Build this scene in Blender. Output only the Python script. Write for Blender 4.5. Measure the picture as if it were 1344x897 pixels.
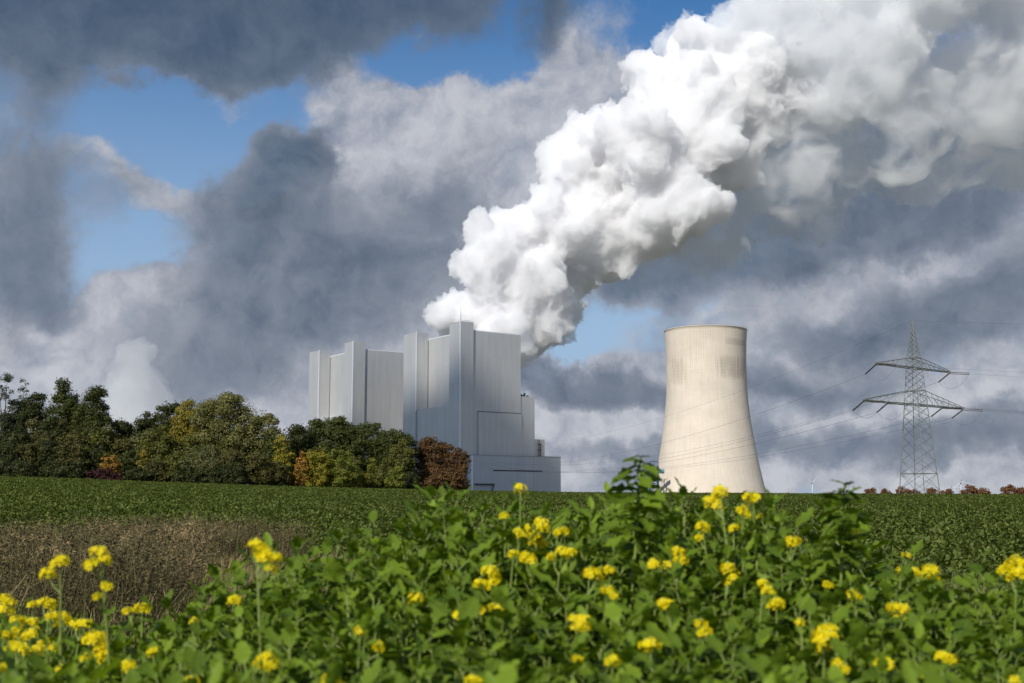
import bpy, bmesh, math, random
import numpy as np
from mathutils import Vector, Matrix, Euler, noise as mnoise

for o in list(bpy.data.objects):
    bpy.data.objects.remove(o)
S = bpy.context.scene
C = S.collection
R = math.radians
rng = np.random.default_rng(7)
random.seed(7)

# ------------------------------------------------------------------ camera
FPX = 1568.0            # focal length in pixels of the 1344 px wide photograph
HOR = 655.0             # eye level
EYE = 1.5
PITCH = math.atan((HOR - 448.5) / FPX)
cam = bpy.data.cameras.new("camera")
cam.sensor_width = 36
cam.lens = FPX / 1344 * 36
cam.clip_start = 0.1
cam.clip_end = 60000
cam.dof.use_dof = True
cam.dof.focus_distance = 260
cam.dof.aperture_fstop = 4.0
co = bpy.data.objects.new("camera", cam)
C.objects.link(co)
co.location = (0, 0, EYE)
co.rotation_euler = (math.pi / 2 + PITCH, 0, 0)
S.camera = co

def ray(px, py):
    x = (px - 672) / FPX
    u = -(py - 448.5) / FPX
    c, s = math.cos(PITCH), math.sin(PITCH)
    return Vector((x, c - u * s, s + u * c))

def P(px, py, d):
    """world point at depth d (world y) whose bearing is that of the pixel"""
    r = ray(px, py)
    return Vector((r.x / r.y * d, d, EYE + r.z / r.y * d))

def azel(px, py):
    r = ray(px, py).normalized()
    return math.atan2(r.x, r.y), math.asin(r.z)

# ------------------------------------------------------------------ light
SUN_AZ, SUN_EL = 208.0, 34.0
S.view_settings.view_transform = 'Standard'
S.view_settings.look = 'None'
S.view_settings.gamma = 1
S.view_settings.exposure = 0.0
S.view_settings.use_curve_mapping = False
sl = bpy.data.lights.new("sun", 'SUN')
sl.energy = 4.3
sl.angle = R(0.53)
sl.color = (1.0, 0.955, 0.88)
so = bpy.data.objects.new("sun", sl)
C.objects.link(so)
SD = Vector((math.sin(R(SUN_AZ)) * math.cos(R(SUN_EL)), math.cos(R(SUN_AZ)) * math.cos(R(SUN_EL)), math.sin(R(SUN_EL))))
so.rotation_euler = SD.to_track_quat('Z', 'Y').to_euler()
S.cycles.max_bounces = 40
S.cycles.volume_bounces = 32
S.cycles.diffuse_bounces = 3
S.cycles.glossy_bounces = 3
S.cycles.transparent_max_bounces = 12
S.cycles.use_denoising = True
S.cycles.sample_clamp_indirect = 4

# ------------------------------------------------------------------ node helper
class NT:
    def __init__(s, tree):
        s.t = tree; s.n = tree.nodes; s.l = tree.links
    def node(s, typ, **kw):
        nd = s.n.new(typ)
        for k, v in kw.items():
            setattr(nd, k, v)
        return nd
    def put(s, sock, v):
        if v is None: return
        if hasattr(v, 'is_output') or isinstance(v, bpy.types.NodeSocket):
            s.l.new(v, sock)
        else:
            sock.default_value = v
    def m(s, op, a, b=None, c=None, clamp=False):
        nd = s.node('ShaderNodeMath', operation=op, use_clamp=clamp)
        for i, v in enumerate((a, b, c)):
            if v is not None: s.put(nd.inputs[i], v)
        return nd.outputs[0]
    def vm(s, op, a, b=None, c=None):
        nd = s.node('ShaderNodeVectorMath', operation=op)
        for i, v in enumerate((a, b, c)):
            if v is not None: s.put(nd.inputs[i], v)
        return nd.outputs['Value'] if op in ('DOT_PRODUCT', 'LENGTH', 'DISTANCE') else nd.outputs[0]
    def noise(s, vec, scale, detail=5, rough=0.5, dist=0.0, color=False, lac=2.0):
        nd = s.node('ShaderNodeTexNoise')
        s.put(nd.inputs['Vector'], vec)
        nd.inputs['Scale'].default_value = scale
        nd.inputs['Detail'].default_value = detail
        nd.inputs['Roughness'].default_value = rough
        nd.inputs['Lacunarity'].default_value = lac
        nd.inputs['Distortion'].default_value = dist
        return nd.outputs['Color' if color else 0]
    def mapr(s, v, a, b, c=0.0, d=1.0, smooth=False, clamp=True):
        nd = s.node('ShaderNodeMapRange')
        if smooth: nd.interpolation_type = 'SMOOTHSTEP'
        nd.clamp = clamp if not smooth else True
        s.put(nd.inputs[0], v)
        for i, x in enumerate((a, b, c, d)): s.put(nd.inputs[i + 1], x)
        return nd.outputs[0]
    def mix(s, f, a, b, blend='MIX'):
        nd = s.node('ShaderNodeMix', data_type='RGBA', blend_type=blend)
        s.put(nd.inputs[0], f)
        s.put(nd.inputs[6], a if not isinstance(a, tuple) else (*a[:3], 1))
        s.put(nd.inputs[7], b if not isinstance(b, tuple) else (*b[:3], 1))
        return nd.outputs[2]
    def ramp(s, f, stops):
        nd = s.node('ShaderNodeValToRGB')
        el = nd.color_ramp.elements
        while len(el) < len(stops): el.new(0.5)
        for e, (p, c) in zip(el, stops):
            e.position = p; e.color = (*c[:3], 1)
        s.put(nd.inputs[0], f)
        return nd.outputs[0]

# ------------------------------------------------------------------ sky
W = bpy.data.worlds.new("World")
S.world = W
W.use_nodes = True
W.node_tree.nodes.clear()
N = NT(W.node_tree)
SKYS = 0.1
sky = N.node('ShaderNodeTexSky', sky_type='NISHITA')
sky.sun_disc = False
sky.sun_elevation = R(SUN_EL)
sky.sun_rotation = R(SUN_AZ)
sky.air_density = 1.0
sky.dust_density = 0.7
sky.ozone_density = 3.0
tc = N.node('ShaderNodeTexCoord').outputs['Generated']
sp = N.node('ShaderNodeSeparateXYZ'); N.l.new(tc, sp.inputs[0])
az = N.m('ARCTAN2', sp.outputs[0], sp.outputs[1])
el = N.m('ARCSINE', sp.outputs[2])
uv = N.node('ShaderNodeCombineXYZ'); N.l.new(az, uv.inputs[0]); N.l.new(el, uv.inputs[1])
uv = uv.outputs[0]
# the billows of the cloud edges: the bearing is warped by three sizes of noise
def warp(vec, scale, amp, detail, rough):
    w = N.vm('SUBTRACT', N.noise(tc, scale, detail, rough, color=True), (0.5, 0.5, 0.5))
    return N.vm('MULTIPLY_ADD', w, (amp, amp, 0), vec)
uvA = warp(warp(uv, 6, .10, 3, .5), 22, .055, 6, .6)
uvB = warp(warp(uv, 5, .12, 3, .5), 17, .075, 7, .62)
SC = 1 / FPX
def blobs(vec, lst):
    acc = None
    for b in lst:
        px, py, rx, ry, w = b[:5]
        rot = b[5] if len(b) > 5 else 0
        a, e = azel(px, py)
        mp = N.node('ShaderNodeMapping', vector_type='TEXTURE')
        N.l.new(vec, mp.inputs[0])
        mp.inputs['Location'].default_value = (a, e, 0)
        mp.inputs['Rotation'].default_value = (0, 0, R(rot))
        mp.inputs['Scale'].default_value = (rx * SC * 1.6, ry * SC * 1.6, 10)
        g = N.node('ShaderNodeTexGradient', gradient_type='SPHERICAL')
        N.l.new(mp.outputs[0], g.inputs[0])
        acc = N.m('MULTIPLY', g.outputs['Fac'], w) if acc is None else N.m('MULTIPLY_ADD', g.outputs['Fac'], w, acc)
    return acc
LIGHT = [(600, 190, 130, 110, 1.6), (470, 200, 120, 80, 1.2, 30), (740, 150, 130, 90, 1.2), (800, 80, 70, 80, .6), (560, 130, 45, 50, .9),
         (90, 430, 170, 60, 1.1), (250, 440, 120, 70, 1.4), (150, 520, 200, 50, 1.3), (275, 250, 70, 40, 1.0), (170, 215, 70, 60, .6),
         (400, 440, 160, 80, 1.4), (560, 330, 180, 120, 1.5), (330, 560, 300, 60, 1.6), (1130, 370, 130, 70, 1.8), (1240, 330, 120, 60, .9),
         (1330, 520, 100, 90, 1.5), (1130, 560, 260, 60, 1.5), (800, 560, 120, 60, 1.2), (900, 610, 400, 40, 1.3), (1290, 150, 120, 100, 1.0),
         (760, 520, 60, 30, .9), (1340, 380, 60, 60, .8), (960, 480, 180, 50, .6), (1240, 620, 200, 40, 1.0), (40, 580, 150, 50, 1.2)]
HOLE = [(545, 85, 40, 35, 1.6, 30), (640, 60, 60, 40, 1.6), (700, 90, 40, 40, .5), (220, 165, 150, 42, 2.0, -12), (100, 140, 60, 40, .9, -30), (330, 200, 70, 40, 1.1, 40),
        (130, 320, 120, 48, 1.7, 15), (60, 375, 50, 20, .9), (1010, 345, 35, 40, 1.3, -60), (860, 395, 110, 22, .8), (745, 440, 30, 40, .5), (740, 505, 60, 14, .7),
        (1240, 470, 50, 22, .8, 30), (300, 300, 40, 25, .7, 30), (870, 40, 60, 40, .8), (690, 620, 120, 20, .0)]
DARK = [(250, 20, 260, 75, 1.9), (300, 80, 150, 40, 1.3), (40, 30, 140, 60, 1.2), (480, 25, 130, 45, 1.0), (750, 30, 45, 75, 1.2, -10), (560, -10, 160, 40, 1.0),
        (20, 240, 120, 105, 1.4, -20), (20, 350, 60, 60, 1.4), (190, 250, 60, 30, .5, -20),
        (410, 222, 55, 32, 2.2, -15), (340, 300, 90, 60, 1.6, 35), (440, 330, 160, 90, 1.3), (280, 400, 110, 50, 1.2, 25), (500, 400, 120, 50, 1.5), (390, 400, 60, 50, .8),
        (330, 480, 80, 50, 1.3), (470, 460, 60, 30, .8), (600, 280, 80, 80, .7),
        (900, 335, 130, 50, 2.0, 8), (820, 320, 70, 40, 1.3), (1060, 210, 120, 100, 1.6), (1220, 230, 170, 60, 1.3, 15), (1120, 290, 130, 40, 1.0), (1290, 270, 120, 90, 1.1),
        (1190, 420, 150, 45, 2.2, -8), (1080, 430, 80, 30, .8), (1330, 400, 90, 50, 1.1), (830, 480, 130, 30, 1.2), (715, 470, 55, 25, 2.0), (1010, 500, 170, 30, .9),
        (1180, 580, 280, 26, 1.2), (820, 595, 180, 24, 1.1), (1290, 585, 130, 34, 1.0), (780, 500, 110, 24, 1.0), (1060, 500, 160, 24, .7), (120, 400, 110, 40, .6), (230, 480, 90, 40, .6), (640, 190, 60, 60, .5)]
tw = N.vm('MULTIPLY_ADD', N.vm('SUBTRACT', N.noise(tc, 9, 5, .6, color=True), (0.5, 0.5, 0.5)), (.10, .10, .10), tc)
LD = (-.012, 0, .014)
def relief(scale, det, rgh, k_):
    """billows lit from the upper left, like the clouds of the photograph's hour"""
    a_ = N.noise(tw, scale, det, rgh); b_ = N.noise(N.vm('ADD', tw, LD), scale, det, rgh)
    return a_, N.m('MULTIPLY', N.m('SUBTRACT', a_, b_), k_)
nA, rA = relief(8, 9, .60, 3.2)
nB, rB = relief(7, 9, .60, 3.0)
nC, rC = relief(26, 6, .55, 1.2)
front = N.mapr(N.m('ABSOLUTE', az), .75, 1.1, 1, 0, smooth=True)       # beyond the placed clouds the cover is free noise
low = N.mapr(el, 0.0, 0.18, .25, 0.0)
free = N.noise(tc, 3.2, 9, .6, dist=.3)
fA = N.m('SUBTRACT', N.m('ADD', blobs(uvA, LIGHT), low), blobs(uvA, HOLE))
fA = N.m('ADD', fA, N.m('MULTIPLY_ADD', nA, 2.0, -1.0))
fB = N.m('ADD', blobs(uvB, DARK), N.m('MULTIPLY_ADD', nB, 2.3, -1.2))
fB = N.m('ADD', fB, N.m('MULTIPLY_ADD', nC, .8, -.4))
mA = N.mapr(fA, -.02, .70, smooth=True)
mB = N.mapr(fB, .18, 1.05, smooth=True)
mA = N.m('ADD', N.m('MULTIPLY', mA, front), N.m('MULTIPLY', N.mapr(free, .40, .58, smooth=True), N.m('SUBTRACT', 1, front)))
mB = N.m('ADD', N.m('MULTIPLY', mB, front), N.m('MULTIPLY', N.mapr(free, .5, .68, smooth=True), N.m('SUBTRACT', 1, front)))
k = 1 / SKYS
def kc(c): return tuple(x * k for x in c)
shA = N.m('ADD', N.m('ADD', rA, rC), .55)
shA = N.m('ADD', shA, N.mapr(fA, .3, 1.6, -.12, .22), clamp=True)
colA = N.mix(shA, kc((.225, .262, .34)), kc((.55, .56, .605)))
shB = N.m('ADD', N.m('ADD', rB, rC), .45, clamp=True)
colB = N.mix(shB, kc((.105, .142, .20)), kc((.215, .25, .315)))
coreB = N.mapr(fB, .45, 1.9, 0, 1, smooth=True)
colB = N.mix(coreB, N.mix(shB, kc((.21, .25, .33)), kc((.40, .42, .475))), colB)
deep = N.mapr(el, .16, .40, 0, 1)
colB = N.mix(N.m('MULTIPLY', deep, .8), colB, N.mix(shB, kc((.040, .078, .135)), kc((.085, .125, .19))))
pal = N.mapr(el, .08, .46, .85, 0, smooth=True)
skc = N.mix(1, sky.outputs[0], (.36, .74, 1.02), 'MULTIPLY')
skc = N.mix(pal, skc, kc((.38, .51, .68)))
c1 = N.mix(N.m('MULTIPLY', mA, .94), skc, colA)
c2 = N.mix(N.m('MULTIPLY', mB, .95), c1, colB)
bg = N.node('ShaderNodeBackground'); bg.inputs[1].default_value = SKYS
N.l.new(c2, bg.inputs[0])
wo = N.node('ShaderNodeOutputWorld'); N.l.new(bg.outputs[0], wo.inputs[0])
SKY_END = True

# ------------------------------------------------------------------ object helpers
def link(name, me, mat=None, parent=None):
    o = bpy.data.objects.new(name, me)
    C.objects.link(o)
    if mat is not None and me is not None and not me.materials: me.materials.append(mat)
    if parent is not None: o.parent = parent
    return o
def tag(o, label=None, cat=None, group=None, kind=None):
    if label: o['label'] = label
    if cat: o['category'] = cat
    if group: o['group'] = group
    if kind: o['kind'] = kind
    return o
def empty(name, loc, rz=0, **kw):
    o = bpy.data.objects.new(name, None)
    C.objects.link(o)
    o.location = loc; o.rotation_euler = (0, 0, rz)
    o.empty_display_size = .3
    return tag(o, **kw)
def mesh_np(name, V, F, smooth=False, uv=None):
    """V (n,3), F (m,k) equal-size faces"""
    V = np.asarray(V, dtype=np.float32); F = np.asarray(F, dtype=np.int32)
    me = bpy.data.meshes.new(name)
    me.vertices.add(len(V)); me.vertices.foreach_set('co', V.ravel())
    k = F.shape[1]
    me.loops.add(F.size); me.loops.foreach_set('vertex_index', F.ravel())
    me.polygons.add(len(F)); me.polygons.foreach_set('loop_start', np.arange(len(F), dtype=np.int32) * k)
    if smooth: me.polygons.foreach_set('use_smooth', np.ones(len(F), dtype=bool))
    if uv is not None:
        l = me.uv_layers.new(name='uv')
        l.data.foreach_set('uv', np.asarray(uv, dtype=np.float32)[F.ravel()].ravel())
    me.update(calc_edges=True); me.validate()
    return me
class MB:
    """collects boxes, bars and tubes into one mesh"""
    def __init__(s): s.v = []; s.f = []
    def box(s, x0, x1, y0, y1, z0, z1):
        b = len(s.v)
        s.v += [(x0, y0, z0), (x1, y0, z0), (x1, y1, z0), (x0, y1, z0), (x0, y0, z1), (x1, y0, z1), (x1, y1, z1), (x0, y1, z1)]
        s.f += [[b + i for i in q] for q in ((0, 3, 2, 1), (4, 5, 6, 7), (0, 1, 5, 4), (1, 2, 6, 5), (2, 3, 7, 6), (3, 0, 4, 7))]
        return s
    def tube(s, pts, rad, n=6, cap=True):
        pts = [Vector(p) for p in pts]
        if not hasattr(rad, '__len__'): rad = [rad] * len(pts)
        rings = []
        prev = None
        for i, p in enumerate(pts):
            t = (pts[min(i + 1, len(pts) - 1)] - pts[max(i - 1, 0)]).normalized()
            if prev is None:
                a = Vector((0, 0, 1)) if abs(t.z) < .9 else Vector((1, 0, 0))
                u = t.cross(a).normalized()
            else:
                u = (prev - t * prev.dot(t)).normalized()
            prev = u
            w = t.cross(u)
            b = len(s.v)
            for j in range(n):
                an = 2 * math.pi * j / n
                s.v.append(tuple(p + (u * math.cos(an) + w * math.sin(an)) * rad[i]))
            rings.append(b)
        for a, b in zip(rings, rings[1:]):
            for j in range(n):
                s.f.append([a + j, a + (j + 1) % n, b + (j + 1) % n, b + j])
        if cap:
            s.f.append([rings[0] + j for j in range(n)][::-1]); s.f.append([rings[-1] + j for j in range(n)])
        return s
    def bar(s, a, b, r): return s.tube([a, b], r, 4)
    def build(s, name, mat, parent=None, smooth=False):
        me = bpy.data.meshes.new(name)
        me.from_pydata([tuple(v) for v in s.v], [], s.f)
        if smooth:
            for p in me.polygons: p.use_smooth = True
        me.update()
        return link(name, me, mat, parent)
def material(name):
    m = bpy.data.materials.new(name); m.use_nodes = True
    m.node_tree.nodes.clear()
    n = NT(m.node_tree)
    out = n.node('ShaderNodeOutputMaterial')
    return m, n, out
def principled(n, out, color, rough=.6, metal=0.0, spec=.5, bump=None, bump_d=.05, bump_s=.5):
    p = n.node('ShaderNodeBsdfPrincipled')
    n.put(p.inputs['Base Color'], color if not isinstance(color, tuple) else (*color[:3], 1))
    n.put(p.inputs['Roughness'], rough)
    n.put(p.inputs['Metallic'], metal)
    p.inputs['Specular IOR Level'].default_value = spec
    if bump is not None:
        b = n.node('ShaderNodeBump'); b.inputs['Distance'].default_value = bump_d; b.inputs['Strength'].default_value = bump_s
        n.put(b.inputs['Height'], bump); n.l.new(b.outputs[0], p.inputs['Normal'])
    n.l.new(p.outputs[0], out.inputs['Surface'])
    return p
def simple(name, color, rough=.6, metal=0.0, var=.15, scale=3.0):
    m, n, out = material(name)
    t = n.node('ShaderNodeTexCoord').outputs['Object']
    v = n.noise(t, scale, 4, .6)
    c = n.mix(v, tuple(x * (1 - var) for x in color), tuple(min(1, x * (1 + var)) for x in color))
    principled(n, out, c, rough, metal)
    return m

# ------------------------------------------------------------------ ground
CX = [-400, -85.7, -60, -37, -8, 8.7, 85.7, 400]
CZ = [9, 4.85, 3.9, 3.1, 2.45, 2.15, 1.75, 1.0]
def hgt(x, y):
    """terrain height"""
    x = np.asarray(x, dtype=float); y = np.asarray(y, dtype=float)
    zc = np.interp(x / np.maximum(y, 60) * 200, CX, CZ)
    near = -0.42 + 0.0 * x
    t = np.clip((y - 42) / 158, 0, 1)
    z = near + (zc - near) * (t * .85 + .15 * t * t * (3 - 2 * t))
    b = np.clip((y - 4) / 14, 0, 1); b = b * b * (3 - 2 * b)
    z = np.where(y < 42, -0.42 * b, z)
    d = np.clip((y - 205) / 300, 0, 1); d = d * d * (3 - 2 * d)
    z = np.where(y > 205, zc * (1 - d) + 0 * d, z)
    z = z + .05 * np.sin(x * .35 + 1) * np.sin(y * .23) * np.clip((y - 20) / 30, 0, 1) * np.clip((600 - y) / 300, 0, 1)
    return z
def ground_sheet(name, xs, ys, mat):
    X, Y = np.meshgrid(xs, ys)
    Z = hgt(X, Y)
    V = np.stack([X.ravel(), Y.ravel(), Z.ravel()], 1)
    nx, ny = len(xs), len(ys)
    i = np.arange((nx - 1) * (ny - 1)); r, c = i // (nx - 1), i % (nx - 1)
    a = r * nx + c
    F = np.stack([a, a + 1, a + nx + 1, a + nx], 1)
    return link(name, mesh_np(name, V, F, True), mat)
m_ground, n, out = material("soil")
t = n.node('ShaderNodeTexCoord').outputs['Object']
soil = n.mix(n.mapr(n.noise(t, .25, 6, .6), .4, .6), (.07, .06, .03), (.045, .06, .02))
fine = n.noise(t, 6, 6, .65)
soil = n.mix(n.m('MULTIPLY', n.mapr(fine, .4, .8), .5), soil, (.13, .105, .055), 'MIX')
sx = n.node('ShaderNodeSeparateXYZ'); n.l.new(t, sx.inputs[0])
isf = n.mapr(sx.outputs[1], 36, 44)
fld = n.mix(n.mapr(fine, .35, .65), (.022, .038, .008), (.05, .085, .018))
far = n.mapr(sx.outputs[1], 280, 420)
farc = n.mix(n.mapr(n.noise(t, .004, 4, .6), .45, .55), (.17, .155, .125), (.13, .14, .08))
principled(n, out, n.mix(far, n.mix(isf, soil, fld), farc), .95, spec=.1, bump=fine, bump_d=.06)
def spaced(a, b, n_, p=1.0):
    t_ = np.linspace(0, 1, n_) ** p
    return a + (b - a) * t_
xs = np.concatenate([-spaced(60, 14000, 40, 3)[::-1], np.linspace(-58, 58, 90), spaced(60, 14000, 40, 3)])
ys = np.concatenate([-spaced(10, 14000, 24, 3)[::-1], np.linspace(-8, 60, 60), np.linspace(62, 320, 90), spaced(330, 14000, 50, 2.5)])
g = ground_sheet("ground", xs, ys, m_ground)
tag(g, kind='structure', label='earth of the field margin and the land beyond')

# ------------------------------------------------------------------ metal clad buildings
def clad(name, col, rough=.36, metal=.42, seam=2.4):
    m, n, out = material(name)
    t = n.node('ShaderNodeTexCoord').outputs['Object']
    s = n.node('ShaderNodeSeparateXYZ'); n.l.new(t, s.inputs[0])
    ab = n.m('ADD', s.outputs[0], s.outputs[1])
    cell = n.m('FLOOR', n.m('DIVIDE', ab, seam))
    wn = n.node('ShaderNodeTexWhiteNoise', noise_dimensions='1D'); n.l.new(cell, wn.inputs['W'])
    row = n.m('FLOOR', n.m('DIVIDE', s.outputs[2], 14.0))
    wn2 = n.node('ShaderNodeTexWhiteNoise', noise_dimensions='2D')
    cmb = n.node('ShaderNodeCombineXYZ'); n.l.new(cell, cmb.inputs[0]); n.l.new(row, cmb.inputs[1]); n.l.new(cmb.outputs[0], wn2.inputs['Vector'])
    fr = n.m('FRACT', n.m('DIVIDE', ab, seam))
    line = n.m('LESS_THAN', fr, .08)
    frz = n.m('LESS_THAN', n.m('FRACT', n.m('DIVIDE', s.outputs[2], 14.0)), .015)
    st = n.node('ShaderNodeMapping'); n.l.new(t, st.inputs[0]); st.inputs['Scale'].default_value = (.35, .35, .015)
    streak = n.noise(st.outputs[0], 1, 5, .6)
    big = n.noise(t, .018, 3, .5)
    v = n.m('ADD', n.m('MULTIPLY_ADD', wn.outputs[0], .04, .96), n.m('MULTIPLY_ADD', wn2.outputs[0], .05, -.025))
    v = n.m('ADD', v, n.m('MULTIPLY_ADD', streak, .22, -.11))
    v = n.m('SUBTRACT', v, n.m('MULTIPLY', line, .05))
    v = n.m('SUBTRACT', v, n.m('MULTIPLY', frz, .05))
    vv = n.node('ShaderNodeCombineXYZ')
    for i in range(3): n.l.new(v, vv.inputs[i])
    c = n.mix(1, col, vv.outputs[0], 'MULTIPLY')
    bump = n.noise(t, .05, 3, .5)
    principled(n, out, c, n.mapr(big, .3, .7, rough - .08, rough + .1), metal, bump=bump, bump_d=.6)
    return m
M_clad = clad('silver_cladding', (.56, .56, .555))
M_clad2 = clad('grey_cladding', (.52, .545, .575), .45, .35)
M_trim = simple('bright_trim', (.78, .8, .82), .3, .3, .05, .3)
M_dark = simple('dark_steel', (.05, .06, .07), .5, .3)
M_rail = simple('galvanised_steel', (.35, .37, .38), .5, .6)
M_joint = simple('cladding_joint', (.16, .17, .18), .5, .3)
A35 = R(35)
def boiler(name, px, d, label, full):
    o = P(px, 655, d)
    root = empty(name, (o.x, o.y, 0), A35, label=label, cat='power station building', group='boiler house blocks')
    zt = 173.0
    MB().box(14.4, 73.4, 2, 125, -2, 165).build('boiler_house', M_clad, root)
    MB().box(14.6, 73.2, 2.2, 124.8, 165.003, 165.9).build('roof_edge', M_trim, root)
    MB().box(0, 15.2, 0, 20, -2, zt).build('stair_tower', M_clad, root)
    MB().box(0, 14.395, 84, 110, -2, zt - 1.5).build('stair_tower', M_clad, root)
    MB().box(-.35, .75, -.35, .75, -2, zt + .6).build('corner_trim', M_trim, root)
    MB().box(-.35, .6, 83.6, 84.6, 90, zt - .9).build('corner_trim', M_trim, root)
    MB().box(15.22, 15.6, 1.0, 1.99, -2, 164).build('shadow_joint', M_joint, root)
    MB().box(14.0, 14.39, 83.2, 83.99, 92, 164).build('shadow_joint', M_joint, root)
    MB().box(1.2, 14.39, 20.01, 83.99, -2, 92).build('lower_block', M_clad, root)
    return root
b1 = boiler('boiler_building', 603, 1150, 'tall silver clad boiler house beside the steam plume, nearer and larger of the two blocks', True)
MB().tube([(1.2, 1.2, 173), (1.2, 1.2, 189)], [.35, .12], 6).build('antenna', M_rail, b1)
MB().box(22, 73, 1.2, 1.99, 85.6, 86.4).build('ledge', M_joint, b1)
MB().box(22, 73.4, 1.0, 1.99, 2, 85.5).build('lower_facade', M_clad, b1)
mb = MB()
for x in (2.5, 5, 9, 13): mb.bar((x, 1, 173), (x, 1, 174.3), .12)
mb.bar((2.5, 1, 174.3), (13, 1, 174.3), .1); mb.bar((2.5, 1, 173.7), (13, 1, 173.7), .08)
mb.build('roof_railing', M_rail, b1)
b2 = boiler('boiler_building', 460, 1300, 'silver clad boiler house on the left, smaller in view and partly behind the nearer block', False)
bp = P(603, 655, 1150)
ext = empty('bunker_building', (bp.x, bp.y, 0), A35, label='stepped grey clad wing adjoining the right side of the large silver boiler house', cat='industrial building')
MB().box(73.42, 91.2, 3, 60, -2, 103.5).build('upper_wing', M_clad, ext)
MB().box(91.22, 104.5, 4, 45, -2, 61).build('lower_wing', M_clad, ext)
mb = MB()
for x in (76, 78, 80.2, 84): mb.box(x, x + 1.2, 5, 7, 103.5, 105 + (x % 3))
mb.build('roof_equipment', M_dark, ext)
mb = MB()
for x in (96.5, 98.6): mb.tube([(x, 2.8, 40), (x, 2.8, 62 - (x - 96) * 2)], .45, 8)
for z in (44, 50, 56): mb.box(95.6, 99.5, 2.2, 3.98, z, z + .5)
mb.build('exhaust_pipe', M_dark, ext)
ann = empty('turbine_hall', (bp.x, bp.y, 0), A35, label='low flat roofed blue grey hall in front of the boiler house', cat='industrial building')
MB().box(-2, 102.6, -25, -.4, -2, 42).build('hall', M_clad2, ann)
MB().box(-2.2, 102.8, -25.2, -.41, 42.003, 42.9).build('roof_edge', M_rail, ann)
MB().box(-2.4, -1.3, -25.4, -24.3, -2, 42.0).build('corner_trim', M_trim, ann)
MB().box(22, 80, -25.12, -25.003, 27.6, 28.9).build('window_band', M_dark, ann)
MB().box(1, 22, -27.5, -25.01, 14.6, 15.8).build('pipe_rack', M_dark, ann)
MB().bar((22, -26.5, 15), (16, -26.5, 0), .6).build('support_strut', M_dark, ann)
mb = MB()
for i in range(27): mb.bar((-1 + i * 3.95, -24.6, 42.9), (-1 + i * 3.95, -24.6, 44.1), .06)
mb.bar((-1, -24.6, 44.1), (101.7, -24.6, 44.1), .06)
mb.build('roof_railing', M_rail, ann)

# ------------------------------------------------------------------ cooling tower
CD = 1230.0
prof = [(815, 145.8), (700, 131.4), (600, 120.5), (500, 112), (400, 106.2), (320, 104.8), (250, 104.6), (190, 105.2), (130, 107.4), (103, 108.6)]
pz, pr = [], []
cxy = P(930.5, 655, CD)
for zy, w in prof:
    py = 400 + zy / 3.322
    q = P(930, py, CD)
    pz.append(q.z - max(0, q.z - 60) * .028); pr.append(w / 2 * CD / FPX * math.hypot(1, (930 - 672) / FPX) * .985)
zz = np.linspace(pz[0], pz[-1], 60)
rr = np.interp(zz, pz, pr)
for _ in range(3): rr[1:-1] = (rr[:-2] + rr[2:] + rr[1:-1] * 2) / 4
slope = (rr[0] - rr[3]) / (zz[3] - zz[0])
zlow = np.linspace(5, zz[0], 6)[:-1]
zz = np.concatenate([zlow, zz]); rr = np.concatenate([rr[0] + (zz[5] - zlow) * slope * 1.15, rr])
NS = 160
Zb, Fb = [], []
prof2 = list(zip(rr, zz)) + [(rr[-1] + .3, zz[-1] + .1), (rr[-1] + .3, zz[-1] + .6), (rr[-1] - 1.0, zz[-1] + .6)] + [(r_ - 1.2, z_) for r_, z_ in zip(rr[::-1], zz[::-1])]
for r_, z_ in prof2:
    for j in range(NS):
        a = 2 * math.pi * j / NS
        Zb.append((r_ * math.cos(a), r_ * math.sin(a), z_))
npf = len(prof2)
for i in range(npf):
    i2 = (i + 1) % npf
    for j in range(NS):
        Fb.append((i * NS + j, i * NS + (j + 1) % NS, i2 * NS + (j + 1) % NS, i2 * NS + j))
m, n, out = material('tower_concrete')
t = n.node('ShaderNodeTexCoord').outputs['Object']
s = n.node('ShaderNodeSeparateXYZ'); n.l.new(t, s.inputs[0])
an = n.m('ARCTAN2', s.outputs[0], n.m('MULTIPLY', s.outputs[1], -1))      # 0 faces the field
cyl = n.node('ShaderNodeCombineXYZ'); n.l.new(n.m('MULTIPLY', an, 45), cyl.inputs[0]); n.l.new(s.outputs[2], cyl.inputs[1])
rib = n.mapr(n.m('SINE', n.m('MULTIPLY', an, 110)), .2, 1.0)
hor = n.mapr(n.m('SINE', n.m('MULTIPLY', s.outputs[2], 2 * math.pi / 3.0)), .5, 1.0)
mp = n.node('ShaderNodeMapping'); n.l.new(cyl.outputs[0], mp.inputs[0]); mp.inputs['Scale'].default_value = (.35, .03, 1)
drip = n.noise(mp.outputs[0], 1, 6, .65)
mp2 = n.node('ShaderNodeMapping'); n.l.new(cyl.outputs[0], mp2.inputs[0]); mp2.inputs['Scale'].default_value = (.03, .05, 1)
patch = n.noise(mp2.outputs[0], 1, 5, .6)
upper = n.mapr(s.outputs[2], 105, 150, 0, 1, smooth=True)
base = n.mix(n.mapr(patch, .3, .7), (.62, .54, .44), (.72, .635, .53))
base = n.mix(n.m('MULTIPLY', n.mapr(drip, .45, .75), .25), base, (.40, .34, .26))
base = n.mix(n.m('MULTIPLY', n.m('MULTIPLY', rib, n.m('MULTIPLY_ADD', upper, .30, .06)), .5), base, (.30, .26, .20))
base = n.mix(n.m('MULTIPLY', hor, .05), base, (.35, .3, .24))
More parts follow.
